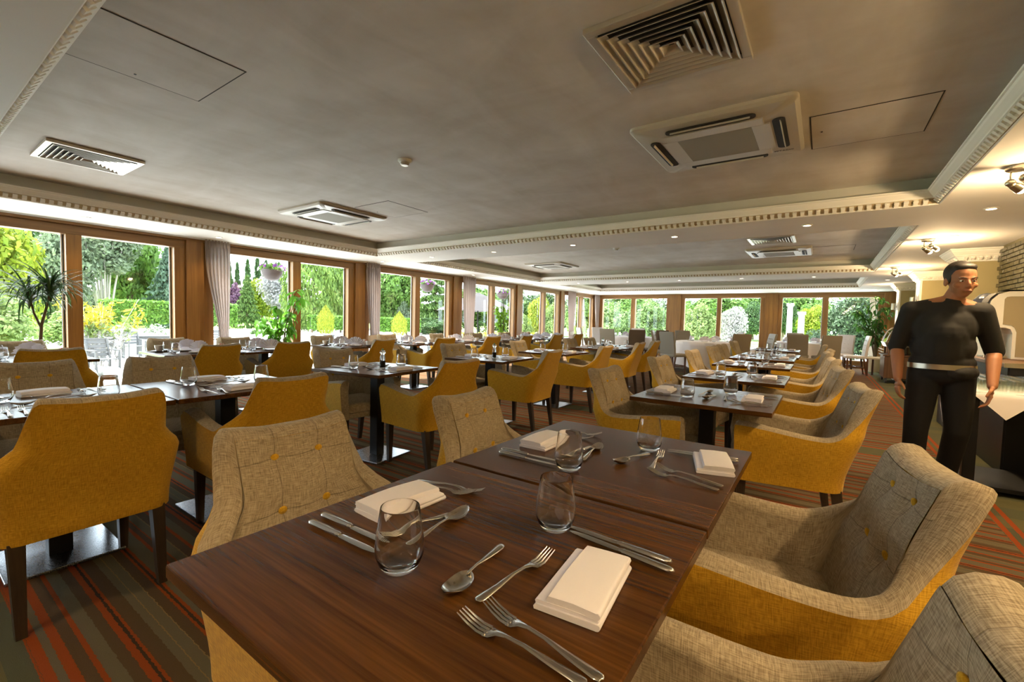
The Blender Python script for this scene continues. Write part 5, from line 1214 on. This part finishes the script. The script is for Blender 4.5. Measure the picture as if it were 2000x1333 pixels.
M['rock'] = plaster('grey_rock', (.34, .33, .30), .25, 6)
for k in range(9):
    x, y = -15.2+.3*((k*5) % 4)-.4, 2.55+.13*k
    b = MB().ball((0, 0, 0), (r.uniform(.14, .32), r.uniform(.14, .3), r.uniform(.10, .2)), 9, 6); b.v = [(p[0]*(1+.2*math.sin(7*p[1]+k)), p[1], p[2]*(1+.2*math.sin(9*p[0]))) for p in b.v]
    put('rock', b.mesh('rock', 'rock', 40), None, (x, y, G+.08), r.uniform(0, 3), label=f'grey garden rock below the goldenrod outside the second window, {ORD[k]} from the left', cat='rock', group='garden rocks')
# garden furniture
M['gardenwood'] = woodm('weathered_white_wood', (.085, .086, .088), (.05, .05, .052), 0, .7)
def gchair():
    P = []
    slat = MB().box((0, 0, 0), (.40, .016, .085), .006).mesh('slat', 'gardenwood'); ss = MB().box((0, 0, 0), (.46, .085, .02), .004).mesh('slat', 'gardenwood')
    for k in range(4): P.append(('slat', slat, (0, -.25-.035*k, .54+.105*k), (.28, 0, 0)))
    for k in range(4): P.append(('seat_slat', ss, (0, -.15+.11*k, .44)))
    pst = MB().grid([[(x, y, 0) for x, y, _ in rrect(.02, .025, .004, 0, 1)], [(x, y+.02, .44) for x, y, _ in rrect(.02, .028, .004, 0, 1)], [(x, y-.14, .93) for x, y, _ in rrect(.02, .02, .004, 0, 1)]], closeu=True, cap0=True, cap1=True).mesh('post', 'gardenwood')
    lg = MB().box((0, 0, .32), (.04, .05, .64), .004).mesh('leg', 'gardenwood'); arm_ = MB().box((0, 0, .66), (.05, .50, .025), .006).mesh('armrest', 'gardenwood')
    for s_ in (-1, 1): P += [('post', pst, (s_*.22, -.22, 0)), ('leg', lg, (s_*.24, .22, 0)), ('armrest', arm_, (s_*.24, -.01, 0))]
    P.append(('top_rail', MB().box((0, -.375, .925), (.48, .03, .06), .006).mesh('top_rail', 'gardenwood'))); KINDS['garden_chair'] = P
gchair()
def gtable():
    P = []; pk = MB().box((0, 0, 0), (1.6, .145, .03), .004).mesh('plank', 'gardenwood'); lg = MB().box((0, 0, .35), (.08, .08, .70), .004).mesh('leg', 'gardenwood')
    for k in range(6): P.append(('plank', pk, (0, -.375+.15*k, .735)))
    for a in (-1, 1):
        P.append(('apron', MB().box((0, a*.36, .67), (1.44, .03, .10)).mesh('apron', 'gardenwood')))
        for b in (-1, 1): P.append(('leg', lg, (a*.70, b*.34, 0)))
    KINDS['garden_table'] = P
gtable()
GC = [(-15.0, 3.35, -80, 'white slatted garden chair nearest outside the second window'), (-20.4, 4.75, -82, 'white slatted garden chair at the second outdoor table, left one'), (-19.8, 5.25, -84, 'white slatted garden chair at the second outdoor table, right one'),
      (-21.9, 7.35, 100, 'white slatted garden chair beyond the second outdoor table, by the pillar'), (-21.2, 8.1, 100, 'white slatted garden chair farther right beyond the second outdoor table'), (-15.6, 9.8, 95, 'grey garden chair top showing in the fourth window, left one'), (-15.4, 10.7, 95, 'grey garden chair top showing in the fourth window, right one'),
      (-12.6, 11.2, 95, 'garden chair top outside the sixth window, left one'), (-12.4, 12.2, 95, 'garden chair top outside the sixth window, right one')]
for x, y, a, lab in GC: spawn('garden_chair', lab, 'garden chair', (x, y, G), math.radians(a), 'garden chairs')
for x, y, a, lab in ((-14.2, 4.95, 82, 'white plank garden table nearest outside the second window'), (-20.9, 6.4, 82, 'white plank garden table farther out, beside the hedge'), (-16.8, 7.9, 85, 'wooden garden table outside the third window'), (-14.3, 10.3, 92, 'white garden table outside the fourth window')):
    spawn('garden_table', lab, 'garden table', (x, y, G), math.radians(a), 'garden tables')
def planter(nm, lab, x, y, z, pr, ph, fr, n, m1, m2):
    r = np.random.RandomState(n); t_ = thing(nm, lab, 'planter', (x, y, z)); put('pot', MB().lathe([(pr*.7, 0), (pr, ph), (pr*.88, ph), (pr*.85, ph*.9), (.01, ph*.9)], 18, cap0=True).mesh('pot', 'white', 50), t_)
    w = r.normal(0, 1, (n, 3)); w /= np.linalg.norm(w, axis=1)[:, None]; w[:, 2] = np.abs(w[:, 2]); p = w*fr*r.uniform(.5, 1, (n, 1)); p[:, 2] += ph*.9
    put('foliage', cards('foliage', p[:n//2], w[:n//2], .09, m1, 1), t_, kind='stuff'); put('flowers', cards('flowers', p[n//2:]*np.array([1.06, 1.06, 1.03]), w[n//2:], .07, m2, 2), t_, kind='stuff')
planter('planter', 'white pot of pale flowers standing by the second outdoor table', -23.6, 7.0, G, .30, .75, .45, 300, 'lf_grey', 'lf_white')
planter('planter', 'small white pot plant on the wooden table outside the third window', -16.8, 7.9, G+.75, .12, .22, .18, 120, 'lf_hedge', 'lf_grey')
planter('planter', 'small white pot plant on the garden table outside the fourth window', -14.3, 10.3, G+.75, .12, .2, .18, 130, 'lf_blue', 'lf_grey')
# hanging baskets on wall brackets
M['basket'] = woodm('wicker_basket', (.075, .055, .055), (.035, .025, .028), 0, .7, fine=3)
bk = MB().lathe([(.04, -.20), (.11, -.17), (.165, -.09), (.185, .0), (.175, .0), (.15, -.06), (.01, -.06)], 20, cap0=True).mesh('basket', 'basket', 50)
for i, (y, z) in enumerate(((4.18, 2.00), (8.05, 2.04), (11.28, 2.02))):
    t_ = thing('hanging_basket', f'brown hanging basket of violet pansies outside the left windows, {ORD[i]} from the front', 'hanging basket', (-8.25, y, z), 0, 'hanging baskets')
    put('basket', bk, t_, kind=None); r = np.random.RandomState(i+3); n = 240; w = r.normal(0, 1, (n, 3)); w /= np.linalg.norm(w, axis=1)[:, None]; w[:, 2] = np.abs(w[:, 2])*.7; p = w*np.array([.20, .20, .14])*r.uniform(.6, 1.05, (n, 1))
    put('foliage', cards('foliage', p[:150], w[:150], .07, 'lf_hedge', i), t_, kind='stuff'); put('flowers', cards('flowers', p[150:200]*1.1, w[150:200], .07, 'lf_violet', i+9, 1.), t_, kind='stuff'); put('pale_flowers', cards('flowers', p[200:]*1.1, w[200:], .065, 'lf_white', i+19, 1.), t_, kind='stuff')
    ch = MB()
    for q in range(3): a = q*2.1; ch.tube([(.17*math.cos(a), .17*math.sin(a), 0), (0, 0, .42)], .004, 5)
    put('chains', ch.mesh('chains', 'blackmetal'), t_)
    put('bracket', MB().tube([(.78, 0, .20), (.78, 0, .44), (.3, 0, .47), (0, 0, .44), (-.01, 0, .40)], .009, 6).mesh('bracket', 'blackmetal'), t_)
# grey parasol
M['parasol'] = mat('grey_parasol_fabric', (.050, .044, .046), .9)
tr = nn(M['parasol'], 'ShaderNodeBsdfTranslucent', {'Color': (.07, .062, .064, 1)}); mx = nn(M['parasol'], 'ShaderNodeMixShader', {0: .35, 1: bsdf(M['parasol']).outputs[0], 2: tr.outputs[0]}); link(M['parasol'], mx.outputs[0], M['parasol'].node_tree.nodes['Material Output'].inputs['Surface'])
t_ = thing('parasol', 'open grey garden parasol with dark ribs outside the fourth window', 'parasol', (-10.1, 12.35, G), .3)
n = 8; R = 1.45; cm = MB(); pn = []
for k in range(n):
    a0, a1 = 2*PI*k/n, 2*PI*(k+1)/n; b = MB(); rows = []
    for t in (.02, .35, .7, 1.):
        zz = 2.62-.62*t**1.15; rows.append([(R*t*math.cos(lerp(a0, a1, u)), R*t*math.sin(lerp(a0, a1, u)), zz-.05*t*math.sin(PI*u)) for u in (0, .25, .5, .75, 1)])
    b.grid(rows); put('canopy_panel', b.mesh('canopy_panel', 'parasol', 60), t_)
    rb = MB().tube([(.03*math.cos(a0), .03*math.sin(a0), 2.58), (R*math.cos(a0), R*math.sin(a0), 1.985)], .011, 5).tube([(.04*math.cos(a0), .04*math.sin(a0), 2.05), (.62*R*math.cos(a0), .62*R*math.sin(a0), 2.21)], .009, 5)
    put('rib', rb.mesh('rib', 'blackmetal'), t_)
put('pole', MB().cyl((0, 0, 1.3), .022, 2.6, 10).mesh('pole', 'blackmetal', 60), t_); put('base', MB().lathe([(.28, 0), (.28, .06), (.05, .09)], 20, cap0=True, cap1=True).mesh('base', 'rock', 40), t_)
# white garden columns by the lime bush
for i, (x, y, h, w) in enumerate(((-1.52, 29.2, 2.95, .30), (-.98, 29.5, 2.5, .34))):
    t_ = thing('garden_column', f'white stone garden column in the right far window, {["left and taller", "right and shorter"][i]} one', 'column', (x, y, G))
    put('shaft', MB().lathe([(w*.5, .15), (w*.42, h-.15)], 18).mesh('shaft', 'white', 60), t_); put('plinth', MB().box((0, 0, .075), (w*1.2, w*1.2, .15), .01).mesh('plinth', 'white'), t_); put('capital', MB().box((0, 0, h-.075), (w*1.15, w*1.15, .15), .015).mesh('capital', 'white'), t_)
# overhanging branch before the right far window
t_ = thing('leaning_tree', 'leaning dark tree whose branch reaches across the top of the right far window', 'tree', (1.6, 26.5, G))
put('trunk', MB().tube([(.5, .6, 0), (.45, .5, 2.2), (.2, .3, 4.3), (.1, .2, 6)], [.26, .2, .17, .12], 9).mesh('trunk', 'bark', 60), t_)
bp = [(.25, .3, 4.0), (-.4, 0, 3.6), (-1.2, -.1, 3.35), (-2.2, -.1, 3.25), (-3.2, 0, 3.2)]
put('limb', MB().tube(bp, [.15, .12, .09, .05, .02], 8).mesh('limb', 'bark', 60), t_)
r = np.random.RandomState(9); n = 1500; u = r.uniform(.1, 1, n); B = np.array(bp); f_ = u*4; i_ = np.minimum(f_.astype(int), 3); p = B[i_]+(B[i_+1]-B[i_])*(f_-i_)[:, None]+r.normal(0, .28, (n, 3))*np.array([1, 1, .6])
put('leaves', cards('leaves', p, np.tile([0, 0, 1.], (n, 1)), .11, 'lf_mid', 5), t_, kind='stuff')
# ------------------------------------------------------------------ the waiter
def solid(mb, voxel, mats, smooth=6):
    me = mb.mesh('tmp', mats); o = bpy.data.objects.new('tmp', me); C.objects.link(o)
    m1 = o.modifiers.new('r', 'REMESH'); m1.mode = 'VOXEL'; m1.voxel_size = voxel
    m2 = o.modifiers.new('s', 'SMOOTH'); m2.iterations = smooth; m2.factor = .5
    bpy.context.view_layer.update()
    out = bpy.data.meshes.new_from_object(o.evaluated_get(bpy.context.evaluated_depsgraph_get())); bpy.data.objects.remove(o)
    out.materials.clear()
    for x in (mats if isinstance(mats, list) else [mats]): out.materials.append(M[x])
    out.polygons.foreach_set('use_smooth', [True]*len(out.polygons)); return out
M['skin'] = mat('skin', (.36, .16, .08), .5, spec=.4, Subsurface_Weight=.08); M['shirt'] = mat('black_shirt', (.007, .0065, .006), .8); M['trousers'] = mat('black_trousers', (.005, .005, .0055), .9)
M['shoe'] = mat('dark_shoe_leather', (.03, .032, .045), .35); M['hair'] = mat('dark_hair', (.014, .010, .008), .55); M['eye'] = mat('eye_white', (.75, .72, .68), .25); M['iris'] = mat('brown_iris', (.04, .02, .01), .2); M['lip'] = mat('lips', (.36, .14, .095), .5)
V = Vector
PX = dict(pelvis=(.705, 4.34, .95), chest=(.700, 4.31, 1.22), neck=(.725, 4.30, 1.40), head=(.762, 4.27, 1.545), rsh=(.525, 4.32, 1.345), lsh=(.885, 4.32, 1.335), rel=(.462, 4.36, 1.085), rwr=(.468, 4.27, .855), lel=(.965, 4.36, 1.075), lwr=(.935, 4.20, .845),
          rhip=(.62, 4.34, .90), lhip=(.795, 4.35, .90), rkn=(.59, 4.315, .49), ran=(.592, 4.40, .10), lkn=(.815, 4.36, .50), lan=(.80, 4.55, .13))
J = {k: V(v) for k, v in PX.items()}
FW_ = V((.28, -.96, 0)).normalized(); RT_ = FW_.cross(V((0, 0, 1)))      # facing, the waiter's right
def limb(b, pts, rad, seg=14):
    P = [V(p) for p in pts]
    b.tube(P, rad, seg)
    for p, r in zip(P, rad): b.ball(p, r, 14, 10)
def head_part(b):
    h = J['head']; R3 = Matrix((RT_*-1, FW_, V((0, 0, 1)))).transposed().to_4x4()
    tilt = Matrix.Translation(h) @ R3 @ Matrix.Rotation(math.radians(-8), 4, 'X')
    old = b.X; b.X = tilt
    b.ball((0, -.012, .035), (.076, .094, .092), 20, 14); b.ball((0, .018, -.030), (.062, .072, .082), 18, 12); b.ball((0, .040, -.082), (.034, .036, .030), 12, 8)
    b.ball((0, .072, .024), (.045, .014, .010), 12, 6)
    b.tube([(0, .080, .012), (0, .099, -.018), (0, .098, -.030)], [.009, .013, .011], 8); b.ball((0, .094, -.031), (.018, .014, .010), 10, 6)
    for s_ in (-1, 1):
        b.ball((s_*.078, -.008, -.008), (.010, .022, .032), 10, 8); b.ball((s_*.045, .055, -.025), (.022, .022, .020), 10, 8)
    b.ball((0, .086, -.060), (.026, .012, .010), 10, 6)
    b.X = old; return tilt
def hand(b, wr, d, palm_n, side):
    """palm, four bent fingers and a thumb; d = pointing direction, palm_n = palm normal, side = towards the thumb"""
    d, n_, s_ = d.normalized(), palm_n.normalized(), side.normalized()
    for t, w in ((.02, .020), (.05, .022), (.075, .021)):
        for q in (-.028, -.01, .01, .028): b.ball(wr+d*t+s_*q*(w/.022), .0135, 10, 6)
    for i, (q, L) in enumerate(((.030, .072), (.010, .080), (-.010, .074), (-.029, .058))):
        p0 = wr+d*.085+s_*q; p1 = p0+d*L*.48+n_*.006; p2 = p1+(d*.8+n_*.6).normalized()*L*.32; p3 = p2+(d*.5+n_*.85).normalized()*L*.26
        b.tube([p0-d*.012, p0, p1, p2, p3], [.0095, .0095, .0088, .0082, .0068], 8); b.ball(p3, .0068, 8, 6); b.ball(p1, .0090, 8, 6)
    a = wr+d*.025+s_*.026; c = a+(d*.55+s_*.75+n_*.25).normalized()*.042; e = c+(d*.9+s_*.25+n_*.35).normalized()*.034
    b.tube([a, c, e], [.0125, .0105, .0080], 8); b.ball(c, .0105, 8, 6); b.ball(e, .0082, 8, 6)
body = MB()
TL = head_part(body)
limb(body, [J['neck']-V((0, 0, .05)), J['neck'], J['head']-V((0, 0, .05))+FW_*-.008], [.066, .056, .052])
limb(body, [J['rsh'], J['rel'], J['rel'].lerp(J['rwr'], .3), J['rwr']], [.048, .040, .041, .027]); limb(body, [J['lsh'], J['lel'], J['lel'].lerp(J['lwr'], .3), J['lwr']], [.048, .040, .041, .027])
body.ball(J['chest'], (.155, .10, .16)); limb(body, [J['chest'], J['pelvis']], [.12, .125]); limb(body, [J['rsh'], J['neck'], J['lsh']], [.05, .06, .05])
limb(body, [J['rhip'], J['rkn'], J['rkn'].lerp(J['ran'], .3), J['ran']], [.075, .05, .05, .034]); limb(body, [J['lhip'], J['lkn'], J['lkn'].lerp(J['lan'], .3), J['lan']], [.075, .05, .05, .034])
for an, dd in ((J['ran'], FW_), (J['lan'], FW_)): limb(body, [an, an+dd*.06-V((0, 0, .055)), an+dd*.14-V((0, 0, .07))], [.034, .030, .022])
hand(body, J['rwr'], V((.02, -.10, -1)), V((.9, .2, 0)), V((.15, -.98, .1))); hand(body, J['lwr'], V((-.16, -.25, -1)), V((-.9, .3, 0)), V((-.1, -.98, .2)))
wt = put('person', solid(body, .0052, 'skin', 4), None, label='waiter in black short-sleeved shirt and black trousers walking past the aisle chairs', cat='person')
sh = MB()
sh.ball(J['chest']+V((0, 0, .0)), (.175, .122, .175), 20, 14); limb(sh, [J['chest']+V((0, 0, -.04)), J['pelvis'].lerp(J['chest'], .35), J['pelvis']+V((0, 0, .03))], [.145, .146, .130]); sh.ball(J['pelvis']+V((.0, 0, .03)), (.180, .143, .085), 24, 14); sh.ball(J['pelvis'].lerp(J['chest'], .5), (.178, .132, .15), 18, 12)
sh.ball(J['pelvis']+V((.075, -.01, -.035)), (.118, .142, .07), 18, 12)
limb(sh, [J['rsh']+V((.01, 0, .0)), (J['rsh']+J['lsh'])/2+V((0, 0, .025)), J['lsh']+V((-.01, 0, 0))], [.062, .085, .062]); limb(sh, [J['neck']-V((0, 0, .06)), J['neck']-V((0, 0, .012))], [.085, .068])
for a, b_ in (('rsh', 'rel'), ('lsh', 'lel')): limb(sh, [J[a], J[a].lerp(J[b_], .5), J[a].lerp(J[b_], 1.02)], [.066, .060, .054])
put('shirt', solid(sh, .008, 'shirt', 5), wt)
cl_ = MB().grid([[J['neck']+V((.066*math.cos(q), .060*math.sin(q), z-.01+.012*math.sin(q))) for q in [2*PI*k/24 for k in range(25)]] for z in (-.02, .022)]).grid([[J['neck']+V((r_*math.cos(q), r_*.92*math.sin(q), z-.01+.012*math.sin(q))) for q in [2*PI*k/24 for k in range(25)]] for r_, z in ((.066, .022), (.082, -.008))])
put('collar', cl_.mesh('collar', 'shirt', 60), wt)
tr_ = MB(); tr_.ball(J['pelvis']+V((0, 0, -.035)), (.170, .130, .10), 24, 14)
limb(tr_, [J['rhip'], J['rhip'].lerp(J['rkn'], .5), J['rkn'], J['rkn'].lerp(J['ran'], .4), J['ran']+V((0, 0, .0))], [.098, .088, .072, .068, .064]); limb(tr_, [J['lhip'], J['lhip'].lerp(J['lkn'], .5), J['lkn'], J['lkn'].lerp(J['lan'], .4), J['lan']], [.098, .088, .072, .068, .064])
put('trousers', solid(tr_, .008, 'trousers', 5), wt)
bt_ = MB().grid([[J['pelvis']+V((.183*math.cos(q), .146*math.sin(q), z)) for q in [2*PI*k/36 for k in range(36)]] for z in (-.018, .018)], closeu=True)
put('belt', bt_.mesh('belt', 'nickel', 60), wt, label='grey belt')
for nm, an in (('r', J['ran']), ('l', J['lan'])):
    s_ = MB(); base = V((an.x, an.y, 0)); lift = max(0, an.z-.10)
    limb(s_, [base+V((0, 0, .055+lift))-FW_*.045, base+V((0, 0, .060+lift))+FW_*.03, base+FW_*.12+V((0, 0, .040+lift*.4)), base+FW_*.185+V((0, 0, .032))], [.046, .046, .042, .030]); limb(s_, [base+V((0, 0, .10+lift)), base+V((0, 0, .06+lift))], [.048, .048])
    put('shoe', solid(s_, .007, 'shoe', 4), wt)
    so = MB(); limb(so, [base+V((0, 0, .012+lift))-FW_*.05, base+FW_*.06+V((0, 0, .012+lift*.5)), base+FW_*.19+V((0, 0, .010))], [.010, .010, .009]); 
hb = MB(); hb.X = TL
hb.ball((0, -.026, .050), (.083, .094, .088), 22, 14); hb.ball((0, .024, .094), (.064, .046, .032), 14, 8)
for s_ in (-1, 1): hb.ball((s_*.066, -.012, .020), (.018, .040, .045), 10, 8)
put('hair', solid(hb, .006, 'hair', 3), wt)
for s_ in (-1, 1):
    e = MB(); e.X = TL; e.ball((s_*.031, .074, .004), (.0125, .0095, .0062), 12, 8); ey = put('eye', e.mesh('eye', 'eye', 80), wt)
    e = MB(); e.X = TL; e.ball((s_*.031, .0815, .004), (.0062, .004, .0062), 10, 6); put('iris', e.mesh('iris', 'iris', 80), ey)
    e = MB(); e.X = TL; e.tube([(s_*.014, .085, .024), (s_*.032, .084, .029), (s_*.052, .074, .024)], [.0025, .003, .002], 6); put('eyebrow', e.mesh('eyebrow', 'hair', 80), wt)
e = MB(); e.X = TL; e.tube([(-.024, .084, -.060), (0, .098, -.058), (.024, .084, -.060)], [.003, .0065, .003], 8); put('lips', e.mesh('lips', 'lip', 80), wt)
